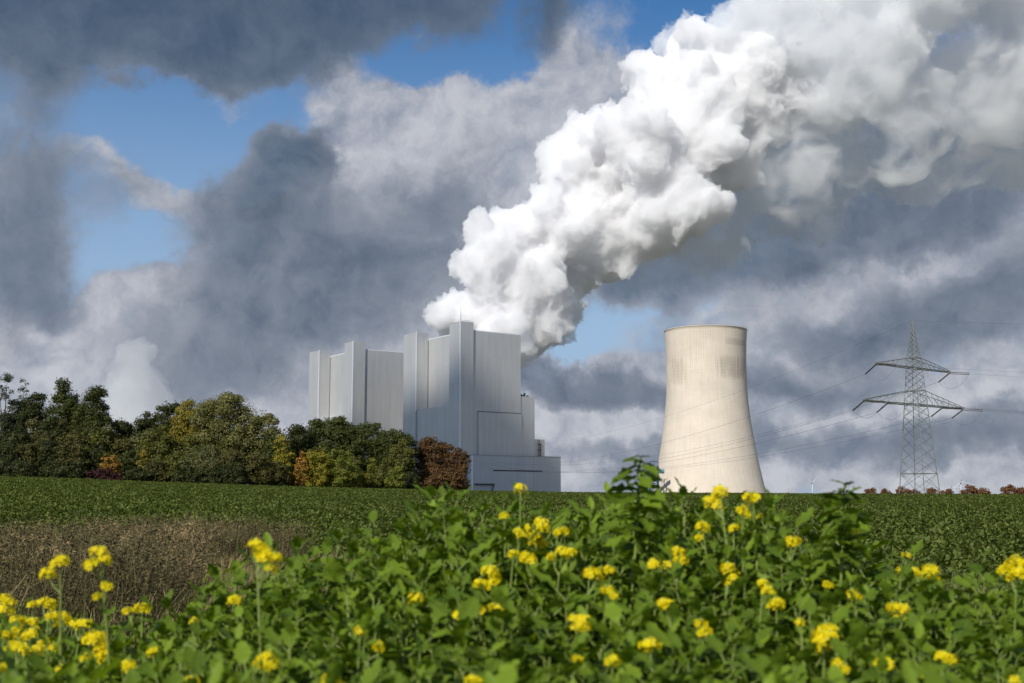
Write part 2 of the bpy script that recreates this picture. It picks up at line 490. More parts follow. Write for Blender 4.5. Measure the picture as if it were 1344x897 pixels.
# the weathered patches of the upper shell, each with its own shape
def stain(a0, z0, ra, rz, w):
    d1 = n.m('POWER', n.m('DIVIDE', n.m('SUBTRACT', an, a0), ra), 4)
    d2 = n.m('POWER', n.m('DIVIDE', n.m('SUBTRACT', s.outputs[2], z0), rz), 4)
    q = n.m('SUBTRACT', 1.0, n.m('ADD', d1, d2))
    q = n.m('ADD', q, n.m('MULTIPLY_ADD', drip, 3.0, -1.7))
    return n.m('MULTIPLY', n.mapr(q, -.3, 1.2, smooth=True), w)
st = n.m('MAXIMUM', stain(.62, 133, .60, 13, .50), n.m('MAXIMUM', stain(.7, 159, .45, 4, .40), stain(-.95, 130, .3, 15, .3)))
st = n.m('MULTIPLY', st, n.m('MULTIPLY_ADD', hor, .2, .8))
base = n.mix(st, base, (.20, .17, .13))
principled(n, out, base, .9, spec=.2, bump=n.noise(t, .4, 5, .6), bump_d=.5)
M_tower = m
ct = empty('cooling_tower', (cxy.x, CD, 0), label='large pale concrete cooling tower with a narrow waist standing beyond the field', cat='cooling tower')
V = np.array(Zb); F = np.array(Fb)
link('shell', mesh_np('shell', V, F, True), M_tower, ct)
mb = MB()
for j in range(44):
    a0 = 2 * math.pi * j / 44; a1 = a0 + math.pi / 44; a2 = a0 - math.pi / 44
    rb = rr[0] + 1.5; rt = rr[0] - .4
    for a_ in (a1, a2):
        mb.tube([(rb * math.cos(a0), rb * math.sin(a0), -1), (rt * math.cos(a_), rt * math.sin(a_), 5.3)], .6, 6)
mb.build('support_columns', M_tower, ct)
mb = MB()
rq = [((rr[-1] + .4) * math.cos(2 * math.pi * i / 60), (rr[-1] + .4) * math.sin(2 * math.pi * i / 60), zz[-1] + 1.6) for i in range(61)]
mb.tube(rq, .06, 4)
for k_ in range(60):
    a = 2 * math.pi * k_ / 60
    mb.bar(((rr[-1] + .4) * math.cos(a), (rr[-1] + .4) * math.sin(a), zz[-1] + .6), ((rr[-1] + .4) * math.cos(a), (rr[-1] + .4) * math.sin(a), zz[-1] + 1.6), .07)
mb.build('rim_railing', M_rail, ct)

# blue pipe frame beside the tower base
M_blue = simple('blue_steel', (.03, .10, .20), .5, .2)
M_pipe = simple('pale_blue_pipe', (.30, .52, .60), .45, .1)
pb = P(854, 655, 1180)
pf = empty('pipe_frame', (pb.x, 1180, 0), label='blue steel pipe frame at the left foot of the cooling tower', cat='pipe frame')
mb = MB()
for x in (-8, 0, 8):
    for y in (0, 8): mb.box(x - .5, x + .5, y - .5, y + .5, 0, 34 if x == 8 else 25)
for z in (8, 16, 24): mb.box(-8, 8, -.4, .4, z, z + .9); mb.box(-8, 8, 7.6, 8.4, z, z + .9)
for x0, x1 in ((-8, 0), (0, 8)):
    mb.bar((x0, 0, 8), (x1, 0, 16), .35); mb.bar((x1, 0, 16), (x0, 0, 24), .35)
mb.build('steel_frame', M_blue, pf)
mb = MB()
for x in (0, 4, 8, -4, -8): mb.bar((x, 0, 24), (x, 0, 38 if x >= 0 else 29), .3)
mb.bar((0, 0, 38), (8, 0, 38), .35); mb.bar((-8, 0, 29), (0, 0, 29), .3); mb.bar((0, 0, 31), (8, 0, 31), .25)
mb.build('railing', M_blue, pf)
MB().tube([(-9, 3, 21), (-3, 3, 27), (2, 3, 28.5), (14, 3, 28.5)], 2.3, 14).build('pipe', M_pipe, pf, True)

# ------------------------------------------------------------------ steam
def ico(sub):
    bm = bmesh.new(); bmesh.ops.create_icosphere(bm, subdivisions=sub, radius=1)
    V_ = np.array([v.co[:] for v in bm.verts]); F_ = np.array([[v.index for v in f.verts] for f in bm.faces]); bm.free()
    return V_, F_
IV, IF = ico(2)
def puff_mesh(name, spheres, voxel, n1, n2, disp, seed, spread=(.45, .6), dsc=(.9, .35), flat=.75):
    """lumpy cloud: spheres carry smaller spheres which carry smaller ones, merged and then given fine billows"""
    r_ = np.random.default_rng(seed)
    allS = []
    def kids(c, r, cnt, f0, f1):
        res = []
        for _ in range(cnt):
            d = r_.normal(size=3); d /= np.linalg.norm(d)
            res.append((c + d * r * r_.uniform(.68, .98), r * r_.uniform(f0, f1)))
        return res
    for c, r in spheres:
        c = np.array(c)
        allS.append((c, r))
        for c1, r1 in kids(c, r, n1, .30, .50):
            allS.append((c1, r1))
            for c2, r2 in kids(c1, r1, n2, .26, .46):
                allS.append((c2, r2))
    Vs = np.concatenate([IV * r + c for c, r in allS]); Fs = np.concatenate([IF + i * len(IV) for i in range(len(allS))])
    me = mesh_np(name, Vs, Fs)
    o = bpy.data.objects.new(name + '_tmp', me); C.objects.link(o)
    md = o.modifiers.new('r', 'REMESH'); md.mode = 'VOXEL'; md.voxel_size = voxel; md.use_smooth_shade = True
    for i, (sc, amp, typ) in enumerate(disp):
        tx = bpy.data.textures.new('t', typ)
        if typ == 'VORONOI':
            tx.noise_scale = sc; tx.distance_metric = 'DISTANCE'
        else:
            tx.noise_scale = sc; tx.noise_depth = 4
            if sc < 20: tx.noise_type = 'HARD_NOISE'
        dm = o.modifiers.new('d', 'DISPLACE'); dm.texture = tx; dm.strength = amp; dm.mid_level = .5 if typ != 'VORONOI' else .3
        dm.texture_coords = 'GLOBAL'
        if sc >= 24:
            md = o.modifiers.new('r', 'REMESH'); md.mode = 'VOXEL'; md.voxel_size = voxel; md.use_smooth_shade = True
    dg = bpy.context.evaluated_depsgraph_get()
    ev = o.evaluated_get(dg)
    me2 = bpy.data.meshes.new_from_object(ev, depsgraph=dg)
    me2.name = name
    # drop the closed bubbles left inside
    nv = len(me2.vertices); E = np.empty(len(me2.edges) * 2, dtype=np.int32); me2.edges.foreach_get('vertices', E); E = E.reshape(-1, 2)
    lab = np.arange(nv)
    for _ in range(400):
        m0 = np.minimum(lab[E[:, 0]], lab[E[:, 1]]); new = lab.copy()
        np.minimum.at(new, E[:, 0], m0); np.minimum.at(new, E[:, 1], m0)
        new = new[new]; new = new[new]
        if (new == lab).all(): break
        lab = new
    u, inv_, cnt = np.unique(lab, return_inverse=True, return_counts=True)
    bad = cnt[inv_] < max(60, cnt.max() * .03)
    if bad.any():
        bm = bmesh.new(); bm.from_mesh(me2); bm.verts.ensure_lookup_table()
        bmesh.ops.delete(bm, geom=[bm.verts[i] for i in np.nonzero(bad)[0]], context='VERTS')
        bm.to_mesh(me2); bm.free()
    bpy.data.objects.remove(o); bpy.data.meshes.remove(me)
    return me2
def steam_mat(name, dens, col, aniso=0.0):
    m, n, out = material(name)
    v = n.node('ShaderNodeVolumePrincipled')
    v.inputs['Color'].default_value = (*col, 1)
    v.inputs['Density'].default_value = dens
    v.inputs['Anisotropy'].default_value = aniso
    n.l.new(v.outputs[0], out.inputs['Volume'])
    return m
def sph(lst, d, seed, dj=40):
    r_ = random.Random(seed); res = []
    for px, py, r in lst:
        dd = d + r_.uniform(-dj, dj)
        q = P(px, py, dd)
        res.append(((q.x, q.y, q.z), r * dd / FPX))
    return res
PL = [(578, 412, 20), (600, 408, 30), (640, 405, 42), (690, 420, 42), (720, 440, 22), (660, 450, 40), (625, 360, 30), (610, 345, 22), (650, 335, 45), (700, 370, 48), (745, 370, 32), (640, 305, 16),
      (690, 310, 48), (750, 300, 55), (785, 325, 40), (715, 265, 26), (750, 235, 45), (810, 260, 58), (850, 275, 42), (740, 190, 20), (785, 190, 46), (850, 200, 62), (905, 235, 48), (805, 318, 44), (862, 296, 46), (905, 270, 46), (770, 350, 34), (728, 425, 30), (745, 400, 26), (700, 452, 22),
      (800, 155, 26), (860, 125, 48), (925, 150, 70), (965, 205, 48), (850, 100, 20), (920, 75, 52), (990, 110, 76), (905, 45, 22), (965, 30, 40), (1030, 40, 80), (1090, 70, 80),
      (1140, 60, 75), (1110, 130, 42), (1165, 120, 40), (1060, -40, 90), (1150, -40, 100), (1190, 30, 50), (1250, -40, 80), (1320, -15, 62), (1400, -20, 80), (1480, -60, 90), (1120, -130, 110), (1240, -150, 130), (1400, -120, 120), (1500, -200, 150)]
M_steam = steam_mat('steam', .14, (.990, .989, .992))
me = puff_mesh('steam_plume', sph(PL[:38], 1480, 3), 2.0, 18, 16, [(60, 24, 'CLOUDS'), (24, 14, 'CLOUDS'), (11, 9, 'CLOUDS'), (5, 4.5, 'CLOUDS')], 5)
pl = link('steam_plume', me, M_steam)
tag(pl, 'huge white billowing steam plume rising from behind the silver boiler house', 'steam plume', kind='thing')
me = puff_mesh('thinning_steam', sph(PL[34:], 1490, 13, 50), 3.0, 16, 12, [(80, 60, 'CLOUDS'), (34, 30, 'CLOUDS'), (14, 15, 'CLOUDS'), (7, 7, 'CLOUDS')], 15)
link('upper_plume', me, steam_mat('upper_steam', .045, (.985, .989, .996)), pl)
# thinner shaded steam trailing under the plume
WL = [(850, 320, 38), (905, 335, 42), (955, 330, 30), (985, 285, 48), (1030, 220, 70), (1100, 190, 85), (1070, 290, 35), (1170, 160, 85), (1230, 120, 80), (1260, 190, 60), (1310, 120, 90), (1290, 40, 80),
      (1360, 60, 90), (1200, 230, 45), (1340, 190, 60), (1440, 100, 120), (760, 430, 26), (790, 390, 26), (830, 360, 26), (930, 290, 55), (870, 300, 40)]
M_wisp, n, out = material('thin_steam')
v = n.node('ShaderNodeVolumePrincipled'); v.inputs['Color'].default_value = (.965, .968, .975, 1)
t = n.node('ShaderNodeTexCoord').outputs['Object']
q1 = n.noise(t, .017, 8, .70, dist=.6)
n.l.new(n.mapr(q1, .45, .64, 0, .040), v.inputs['Density'])
n.l.new(v.outputs[0], out.inputs['Volume'])
M_wisp.cycles.volume_step_rate = .12
me = puff_mesh('thin_steam', sph(WL, 1560, 9, 60), 5, 8, 5, [(90, 60, 'CLOUDS'), (30, 22, 'CLOUDS'), (12, 8, 'CLOUDS')], 6)
wp = link('trailing_steam', me, M_wisp)
tag(wp, 'thin grey steam trailing below the right end of the white plume', 'steam', kind='stuff')
SL = [(172, 560, 36), (178, 535, 36), (182, 508, 32), (172, 482, 26), (184, 462, 18), (162, 460, 13), (208, 525, 20), (150, 505, 17), (142, 545, 26), (170, 590, 44), (215, 560, 24)]
M_steam3 = steam_mat('far_steam', .0085, (.997, .997, .997))
me = puff_mesh('far_steam', sph(SL, 3200, 4, 20), 5, 14, 10, [(70, 40, 'CLOUDS'), (30, 24, 'CLOUDS'), (12, 9, 'CLOUDS')], 8)
fp = link('steam_column', me, M_steam3)
tag(fp, 'small distant white steam column rising behind the trees on the left', 'steam plume', kind='thing')
# unseen cloud added behind the viewer, shaped to shade the wood and boiler house feet
CU = Vector((0, 0, 1)).cross(SD).normalized(); CV = SD.cross(CU)
out_pts = [P(-500, 655, 1500), P(300, 600, 1330), P(400, 572, 1330), P(465, 556, 1300), P(505, 510, 1250), P(560, 495, 1200), P(625, 478, 1165), P(660, 512, 1185), P(705, 566, 1210), P(750, 600, 1200), P(785, 655, 1130),
           P(700, 655, 600), P(655, 655, 420), P(520, 648, 345), P(300, 640, 330), P(160, 635, 300), P(90, 635, 250), P(-60, 635, 225), P(-500, 640, 205)]
poly = [(p.dot(CU), p.dot(CV)) for p in out_pts]
def inside(x, y):
    c = False
    for (x0, y0), (x1, y1) in zip(poly, poly[1:] + poly[:1]):
        if (y0 > y) != (y1 > y) and x < (x1 - x0) * (y - y0) / (y1 - y0) + x0: c = not c
    return c
def edge_d(x, y):
    best = 1e9
    for (x0, y0), (x1, y1) in zip(poly, poly[1:] + poly[:1]):
        dx, dy = x1 - x0, y1 - y0
        t_ = max(0, min(1, ((x - x0) * dx + (y - y0) * dy) / (dx * dx + dy * dy + 1e-9)))
        best = min(best, math.hypot(x - x0 - t_ * dx, y - y0 - t_ * dy))
    return best
csp = []
r_ = random.Random(5)
us = [p[0] for p in poly]; vs = [p[1] for p in poly]
gu = min(us)
while gu < max(us):
    gv = min(vs)
    while gv < max(vs):
        x, y = gu + r_.uniform(-8, 8), gv + r_.uniform(-8, 8)
        if inside(x, y):
            rad = min(46, edge_d(x, y))
            if rad > 7:
                w_ = CU * x + CV * y + SD * (4300 + r_.uniform(-20, 20))
                csp.append((tuple(w_), rad))
        gv += 24
    gu += 24
me = puff_mesh('cloud', csp, 9, 1, 0, [(60, 20, 'CLOUDS')], 3)
M_shade_cloud = simple('shade_cloud_white', (.8, .8, .8), 1, 0, .02, .01)
tag(link('cloud', me, M_shade_cloud), kind='structure', label='unseen cloud added high behind the viewer to shade the wood and boiler houses')
#==SPLIT==
# ------------------------------------------------------------------ pylon and power lines
PD = 290.0
pc = P(1207.5, 655, PD)
M_pyl = simple('pylon_green_grey', (.165, .18, .155), .6, .2)
M_ins = simple('insulator_brown', (.06, .045, .04), .35, 0)
M_wire = simple('conductor', (.16, .17, .18), .5, .4)
adir = Vector((.777, .63, 0)).normalized()
ang = math.atan2(adir.y, adir.x)
gz = float(hgt(pc.x, PD))
py_root = empty('pylon', (pc.x, PD, gz), ang, label='grey green steel lattice pylon with two crossarms standing right of the cooling tower', cat='pylon')
def hw(z):        # half width of the body
    return float(np.interp(z, [-1, 3, 29, 33, 40.5, 44, 56], [3.7, 3.3, 1.85, 1.65, 1.35, 1.15, .08]))
H_AP = EYE + 234.5 * PD / FPX - gz
zU, zUt = EYE + 171 * PD / FPX - gz, EYE + 184.5 * PD / FPX - gz
zL, zLt = EYE + 122.5 * PD / FPX - gz, EYE + 141 * PD / FPX - gz
def hw2(z): return float(np.interp(z, [-1, 2, zL, zU, zUt, H_AP], [3.75, 3.3, 1.9, 1.35, 1.2, .06]))
mb = MB()
lev = [-1, 2.2, 6]
z = 6.0
while z < H_AP - 1.2:
    z += max(1.2, hw2(z) * 1.05); lev.append(min(z, H_AP))
lev[-1] = H_AP
cor = ((-1, -1), (1, -1), (1, 1), (-1, 1))
for cx_, cy_ in cor:
    for a, b in zip(lev, lev[1:]):
        mb.bar((cx_ * hw2(a), cy_ * hw2(a), a), (cx_ * hw2(b), cy_ * hw2(b), b), .12 if a < zL else .09)
mb.build('corner_legs', M_pyl, py_root)
mb = MB()
for a, b in zip(lev, lev[1:]):
    for q in range(4):
        c0, c1 = cor[q], cor[(q + 1) % 4]
        wa, wb = hw2(a), hw2(b)
        mb.bar((c0[0] * wa, c0[1] * wa, a), (c1[0] * wb, c1[1] * wb, b), .05)
        mb.bar((c1[0] * wa, c1[1] * wa, a), (c0[0] * wb, c0[1] * wb, b), .05)
for z in (6, zL, zLt, zU, zUt):
    for q in range(4):
        c0, c1 = cor[q], cor[(q + 1) % 4]; w = hw2(z)
        mb.bar((c0[0] * w, c0[1] * w, z), (c1[0] * w, c1[1] * w, z), .07)
mb.build('lattice_bracing', M_pyl, py_root)
def arm(zb, zt_, L):
    for s_ in (-1, 1):
        mb = MB()
        w0 = hw2(zb); w1 = hw2(zt_)
        tip = [(s_ * L, y_, zb) for y_ in (-.35, .35)]
        for k_, y_ in enumerate((-1, 1)):
            A = Vector((s_ * w0, y_ * w0, zb)); T = Vector((s_ * w1, y_ * w1, zt_)); E = Vector(tip[k_])
            mb.bar(A, E, .10); mb.bar(T, E + Vector((0, 0, .25)), .08)
            nseg = 7
            for i in range(nseg):
                f0, f1 = i / nseg, (i + 1) / nseg
                b0, b1 = A.lerp(E, f0), A.lerp(E, f1); t0, t1 = T.lerp(E, f0), T.lerp(E, f1)
                mb.bar(t0, b1, .05); mb.bar(b1, t1, .04)
        for i in range(8):
            f0 = i / 8; f1 = (i + 1) / 8
            A0 = Vector((s_ * w0, -w0, zb)).lerp(Vector(tip[0]), f0); B1 = Vector((s_ * w0, w0, zb)).lerp(Vector(tip[1]), f1)
            mb.bar(A0, B1, .05)
            mb.bar(Vector((s_ * w0, w0, zb)).lerp(Vector(tip[1]), f0), Vector((s_ * w0, -w0, zb)).lerp(Vector(tip[0]), f1), .05)
        mb.build('crossarm', M_pyl, py_root)
LU, LL = 15.8, 21.3
arm(zU, zUt, LU); arm(zL, zLt, LL)
rot = Matrix.Rotation(ang, 3, 'Z'); inv = rot.transposed()
lw = Vector((-.30, .95, 0)).normalized(); rw = Vector((.95, -.30, 0)).normalized()
def wpt(x, z): return Vector((pc.x, PD, gz)) + rot @ Vector((x, 0, z))
att = [(LU, zU, 'right end of the upper crossarm'), (-LU, zU, 'left end of the upper crossarm'), (-LL, zL, 'left end of the lower crossarm'),
       (-LL * .55, zL, 'left inner point of the lower crossarm'), (LL * .55, zL, 'right inner point of the lower crossarm'), (LL, zL, 'right end of the lower crossarm')]
def catenary(a, b, sag, nn=28):
    return [a.lerp(b, i / nn) - Vector((0, 0, 4 * sag * (i / nn) * (1 - i / nn))) for i in range(nn + 1)]
def strand(name, pts, r, label):
    o = MB().tube(pts, r, 4).build(name, M_wire)
    return tag(o, label, 'power line', 'power lines of the pylon')
INS = 4.6
for x, z, nm in att:
    a = wpt(x, z - .15)
    ends = []
    for dvec, dz in ((lw, -1.9), (rw, -.35)):
        e = a + dvec * INS + Vector((0, 0, dz))
        la, le = inv @ (a - Vector((pc.x, PD, gz))), inv @ (e - Vector((pc.x, PD, gz)))
        ends.append(e)
        mb = MB()
        for off in (-.18, .18):
            o_ = Vector((0, 0, off)) if dvec is rw else Vector((off, 0, 0))
            pts, rs = [], []
            for i in range(25):
                pts.append(la.lerp(le, i / 24) + o_); rs.append(.12 if i % 2 else .05)
            mb.tube(pts, rs, 6)
        mb.build('insulator', M_ins, py_root)
    # jumper loop hanging under the arm
    e0, e1 = ends
    pts = [inv @ (p - Vector((pc.x, PD, gz))) for p in catenary(e0, e1, 2.6, 16)]
    MB().tube(pts, .026, 4).build('jumper_cable', M_wire, py_root)
    far = Vector((-21 + (x * .3), 690, 21.5 + (z - zL) * .25))
    strand('power_line', catenary(e0, far, 9 + (z - zL) * .12, 40), .028, 'thin cable running left and away from the ' + nm)
    farr = e1 + rw * 330 + Vector((0, 0, 2))
    strand('power_line', catenary(e1, farr, 9        , 40), .018, 'thin cable running to the right from the ' + nm)
ap = wpt(0, H_AP)
strand('earth_wire', catenary(ap, Vector((-21, 690, 32)), 10, 40), .022, 'thin earth wire running left from the pylon peak')
strand('earth_wire', catenary(ap, ap + rw * 330, 7, 40), .022, 'thin earth wire running right from the pylon peak')

# ------------------------------------------------------------------ wind turbines on the horizon
M_turb = simple('turbine_white', (.50, .52, .55), .5, 0, .03)
M_red = simple('turbine_red', (.45, .12, .10), .5, 0, .03)
def turbine(px, py, bl, d, blades, label):
    hub = P(px, py, d); s_ = bl * d / FPX
    gz_ = 0.0
    root = empty('wind_turbine', (hub.x, d, gz_), 0, label=label, cat='wind turbine', group='wind turbines on the horizon')
    H = hub.z
    MB().tube([(0, 0, 0), (0, 0, H * .5), (0, 0, H - .8)], [2.9, 2.3, 1.6], 12).build('tower', M_turb, root, True)
    MB().tube([(0, -5, H), (0, -3, H), (0, 5, H), (0, 7, H)], [1.2, 2.2, 2.2, 1.4], 10).build('nacelle', M_turb, root, True)
    MB().tube([(0, -7, H), (0, -6, H), (0, -5, H)], [.3, 1.6, 2.0], 10).build('hub', M_red, root, True)
    for b in blades:
        a = R(b); dx, dz = math.sin(a), math.cos(a)
        MB().tube([(0, -6, H), (dx * s_ * .2, -6, H + dz * s_ * .2), (dx * s_ * .85, -6.6, H + dz * s_ * .85), (dx * s_, -7, H + dz * s_)], [1.1, 2.0, .9, .2], 6).build('rotor_blade', M_turb, root, True)
turbine(1066, 635, 14, 4600, (-38, 38, 180), 'white wind turbine with raised blades just right of the cooling tower')
turbine(1114, 641, 16, 5200, (-4, 116, 236), 'white wind turbine behind the tall leafy mustard shoot')
turbine(1249, 640, 17, 4200, (-22, 98, 218), 'smaller of the two wind turbines right of the pylon foot')
turbine(1261, 632.5, 21, 4000, (-12, 108, 228), 'taller of the two wind turbines right of the pylon foot')

# ------------------------------------------------------------------ trees
def leafmat(name, c0, c1, trans=.25):
    m, n, out = material(name)
    gi = n.node('ShaderNodeNewGeometry')
    t = n.node('ShaderNodeTexCoord').outputs['Object']
    big = n.mapr(n.noise(t, .35, 3, .6), .35, .65)
    f = n.m('ADD', n.m('MULTIPLY', gi.outputs['Random Per Island'], .35), n.m('MULTIPLY', big, .65))
    c = n.mix(f, c0, c1)
    p = n.node('ShaderNodeBsdfPrincipled'); n.l.new(c, p.inputs['Base Color']); p.inputs['Roughness'].default_value = .6
    p.inputs['Specular IOR Level'].default_value = .25
    tr = n.node('ShaderNodeBsdfTranslucent'); n.l.new(n.mix(1, c, (1.2, 1.3, .6), 'MULTIPLY'), tr.inputs[0])
    ms = n.node('ShaderNodeMixShader'); ms.inputs[0].default_value = trans
    n.l.new(p.outputs[0], ms.inputs[1]); n.l.new(tr.outputs[0], ms.inputs[2]); n.l.new(ms.outputs[0], out.inputs['Surface'])
    return m
LM = {
    'dark': leafmat('foliage_dark_green', (0.026, 0.034, 0.008), (0.070, 0.079, 0.019)),
    'deep': leafmat('foliage_deep_green', (0.034, 0.046, 0.008), (0.090, 0.102, 0.019)),
    'mid': leafmat('foliage_mid_green', (0.066, 0.074, 0.013), (0.144, 0.144, 0.026)),
    'olive': leafmat('foliage_olive', (0.072, 0.078, 0.022), (0.156, 0.156, 0.054)),
    'willow': leafmat('foliage_willow', (0.090, 0.096, 0.026), (0.240, 0.222, 0.072)),
    'yellow': leafmat('foliage_yellow', (.13, .125, .012), (.36, .30, .03)),
    'gold': leafmat('foliage_gold', (0.132, 0.120, 0.016), (0.324, 0.252, 0.034)),
    'ygreen': leafmat('foliage_yellow_green', (0.084, 0.108, 0.014), (0.228, 0.228, 0.030)),
    'orange': leafmat('foliage_orange', (0.204, 0.108, 0.018), (0.432, 0.240, 0.048)),
    'brown': leafmat('foliage_russet', (0.066, 0.038, 0.014), (0.180, 0.096, 0.034)),
    'rust': leafmat('foliage_rust', (0.120, 0.054, 0.024), (0.240, 0.114, 0.048)),
    'bark_green': leafmat('foliage_brown_green', (0.054, 0.055, 0.013), (0.132, 0.118, 0.030)),
    'purple': leafmat('foliage_purple', (0.036, 0.014, 0.014), (0.084, 0.030, 0.030)),
    'pale': leafmat('foliage_grey_green', (0.060, 0.072, 0.036), (0.144, 0.156, 0.084)),
}
M_bark = simple('bark', (.06, .048, .035), .9, 0, .3, 2)
def crown_np(r_, cw, h, z0, fill=1.0, leaf=.34, lump=.30, shape='round', nl=None, loose=0.0):
    """leaf sized faces spread over and through clumps; cw half width, z0..h height range"""
    low = -.75 if z0 > 0 else -.6
    if z0 <= 0: hh = h * .62; zc = h - hh
    else: hh = (h - z0) / 2; zc = z0 + hh
    cl = []
    ncl = int((nl or 26) * 1.3)
    for i in range(ncl):
        for _ in range(30):
            d = r_.normal(size=3); d /= np.linalg.norm(d)
            if d[2] > low: break
        k = r_.uniform(.3, 1) ** .5
        rad = lump * r_.uniform(.5, 1.15) * min(cw, hh * 1.1)
        wz = 1.0
        if shape == 'spire': wz = max(.2, 1 - max(0, d[2]) * .75)
        p = np.array((d[0] * k * max(.1, cw - rad * .8) * wz, d[1] * k * max(.1, cw - rad * .8) * wz, zc + d[2] * k * max(.1, hh - rad * .8)))
        cl.append((*p, rad))
    tot = []
    area = sum(4 * math.pi * c[3] ** 2 for c in cl)
    n_all = int(area / (leaf * leaf) * 1.9 * fill)
    for c in cl:
        m_ = max(12, int(n_all * (4 * math.pi * c[3] ** 2) / area))
        d = r_.normal(size=(m_, 3)); d /= np.linalg.norm(d, axis=1)[:, None]
        # twiggy outline: the radius of a clump changes with direction
        ph = r_.uniform(0, 6.28, 3); wv = 1 + .22 * np.sin(d[:, :1] * 5 + ph[0]) * np.sin(d[:, 1:2] * 6 + ph[1]) + .15 * np.sin(d[:, 2:] * 9 + ph[2])
        rad = c[3] * wv * r_.uniform(.3, 1.14 + loose, size=(m_, 1)) ** .6
        p = np.array(c[:3]) + d * rad * np.array([1.08, 1.08, .8])
        nn = d + r_.normal(size=(m_, 3)) * .38
        nn[:, 2] += .25
        tot.append((p, nn))
    if fill > .8:
        m_ = int(n_all * .28)
        d = r_.normal(size=(m_, 3)); d /= np.linalg.norm(d, axis=1)[:, None]
        kk = r_.uniform(.3, .86, size=(m_, 1))
        p = d * kk * np.array([cw, cw, hh]); 
        if shape == 'spire': p[:, :2] *= np.clip(1 - np.maximum(0, d[:, 2:]) * .8, .15, 1)
        p[:, 2] += zc
        tot.append((p, d + r_.normal(size=(m_, 3)) * .6))
    p = np.concatenate([a for a, _ in tot]); nn = np.concatenate([b for _, b in tot])
    keep = p[:, 2] > -.7
    p = p[keep]; nn = nn[keep]
    nn /= np.linalg.norm(nn, axis=1)[:, None]
    t_ = np.cross(nn, r_.normal(size=nn.shape)); t_ /= np.linalg.norm(t_, axis=1)[:, None]
    b_ = np.cross(nn, t_)
    s_ = leaf * r_.uniform(.4, .85, size=(len(p), 1))
    q = [p + t_ * s_, p + b_ * s_ * .62 + nn * s_ * .15, p - t_ * s_, p - b_ * s_ * .62 + nn * s_ * .15]
    V_ = np.stack(q, 1).reshape(-1, 3)
    return V_, np.arange(len(V_)).reshape(-1, 4), cl
def tree(kind, px, top, wpx, d, mat, label, cat='tree', base=.12, leaf=.34, group='trees of the wood at the field edge', nl=None, lump=.30, shape='round', fill=1.0, loose=0.0, seed=0, limbs=True, depth=None, sink=0):
    r_ = np.random.default_rng(int(px * 7 + top * 3 + seed))
    q = P(px, top, d); gz_ = float(hgt(q.x, d)) - sink
    h = q.z - gz_; cw = wpx / 2 * d / FPX * 1.22
    root = empty(kind, (q.x, d, gz_), 0, label=label, cat=cat, group=group)
    V_, F_, cl = crown_np(r_, cw, h, base * h, fill, leaf, lump, shape, nl, loose)
    V_[:, 2] = np.maximum(V_[:, 2], -.8)
    link('crown' if cat == 'tree' else 'foliage', mesh_np(kind + '_crown', V_, F_), LM[mat], root)
    mb = MB()
    tr = max(.06, min(.32, h * .02))
    top_t = h * .62
    lean = r_.uniform(-.04, .04, 2) * h
    pts = [(lean[0] * f * f, lean[1] * f * f, f * top_t - (.3 if f == 0 else 0)) for f in (0, .25, .5, .75, 1)]
    mb.tube(pts, [tr * 1.3, tr, tr * .85, tr * .6, tr * .3], 7)
    mb.build('trunk' if cat == 'tree' else 'stem', M_bark, root, True)
    if limbs and h > 5:
        for c in cl[:9]:
            f = r_.uniform(.3, .85)
            a = Vector((lean[0] * f * f, lean[1] * f * f, f * top_t)); b = Vector(c[:3])
            if b.z < a.z + .3: a.z = max(.4, b.z - .8)
            mid = a.lerp(b, .5) + Vector((0, 0, .08 * h * .3))
            MB().tube([a, mid, b], [tr * .45, tr * .3, tr * .1], 5).build('limb', M_bark, root, True)
    return root
T = tree
# far row, tall crowns
T('tree', 8, 485, 40, 262, 'pale', 'tall thin crowned grey green tree at the far left edge', base=.35, fill=.42, nl=30, lump=.2, leaf=.30, loose=.2)
T('tree', 31, 489, 24, 264, 'pale', 'narrow thin crowned tree second from the far left edge', base=.35, fill=.35, nl=22, lump=.25, leaf=.30, loose=.2)
T('tree', 47, 508, 44, 262, 'dark', 'dark rounded tree between the thin left trees and the big dark pair')
T('tree', 87, 494, 50, 258, 'deep', 'left one of the big dark pair of trees on the left skyline', nl=30, leaf=.31)
T('tree', 122, 500, 48, 257, 'deep', 'right one of the big dark pair of trees on the left skyline', nl=28, leaf=.31)
T('tree', 20, 518, 40, 268, 'dark', 'dark tree behind the thin crowned trees at the far left')
T('tree', 160, 540, 40, 262, 'dark', 'low dark tree under the left side of the distant steam column')
T('tree', 188, 537, 44, 263, 'dark', 'low dark tree under the right side of the distant steam column')
T('tree', 223, 518, 46, 262, 'dark', 'round dark tree on the skyline left of the gold crowned tree')
T('tree', 249, 520, 50, 256, 'gold', 'tree with a golden green crown touching the broad willow', nl=28)
T('willow_tree', 300, 506, 88, 252, 'willow', 'broad grey olive willow, the largest crown of the wood', nl=44, lump=.2, leaf=.30)
T('willow_tree', 343, 530, 54, 250, 'willow', 'lower grey olive willow on the right shoulder of the broad one', nl=28, lump=.24, leaf=.30)
T('tree', 385, 552, 48, 262, 'dark', 'dark green tree right of the willows')
T('tree', 437, 540, 78, 270, 'deep', 'dark domed tree, tallest of the group left of the russet tree', nl=44, lump=.2)
T('tree', 478, 548, 70, 268, 'deep', 'dark round tree in the middle of the group left of the russet tree', nl=38, lump=.22)
T('tree', 516, 556, 58, 264, 'deep', 'dark green tree just left of the russet tree', nl=34, lump=.22)
T('tree', 528, 575, 36, 258, 'mid', 'lighter green tree in front of the dark one beside the russet tree')
T('tree', 408, 553, 40, 266, 'dark', 'dark tree between the willows and the tallest dome')
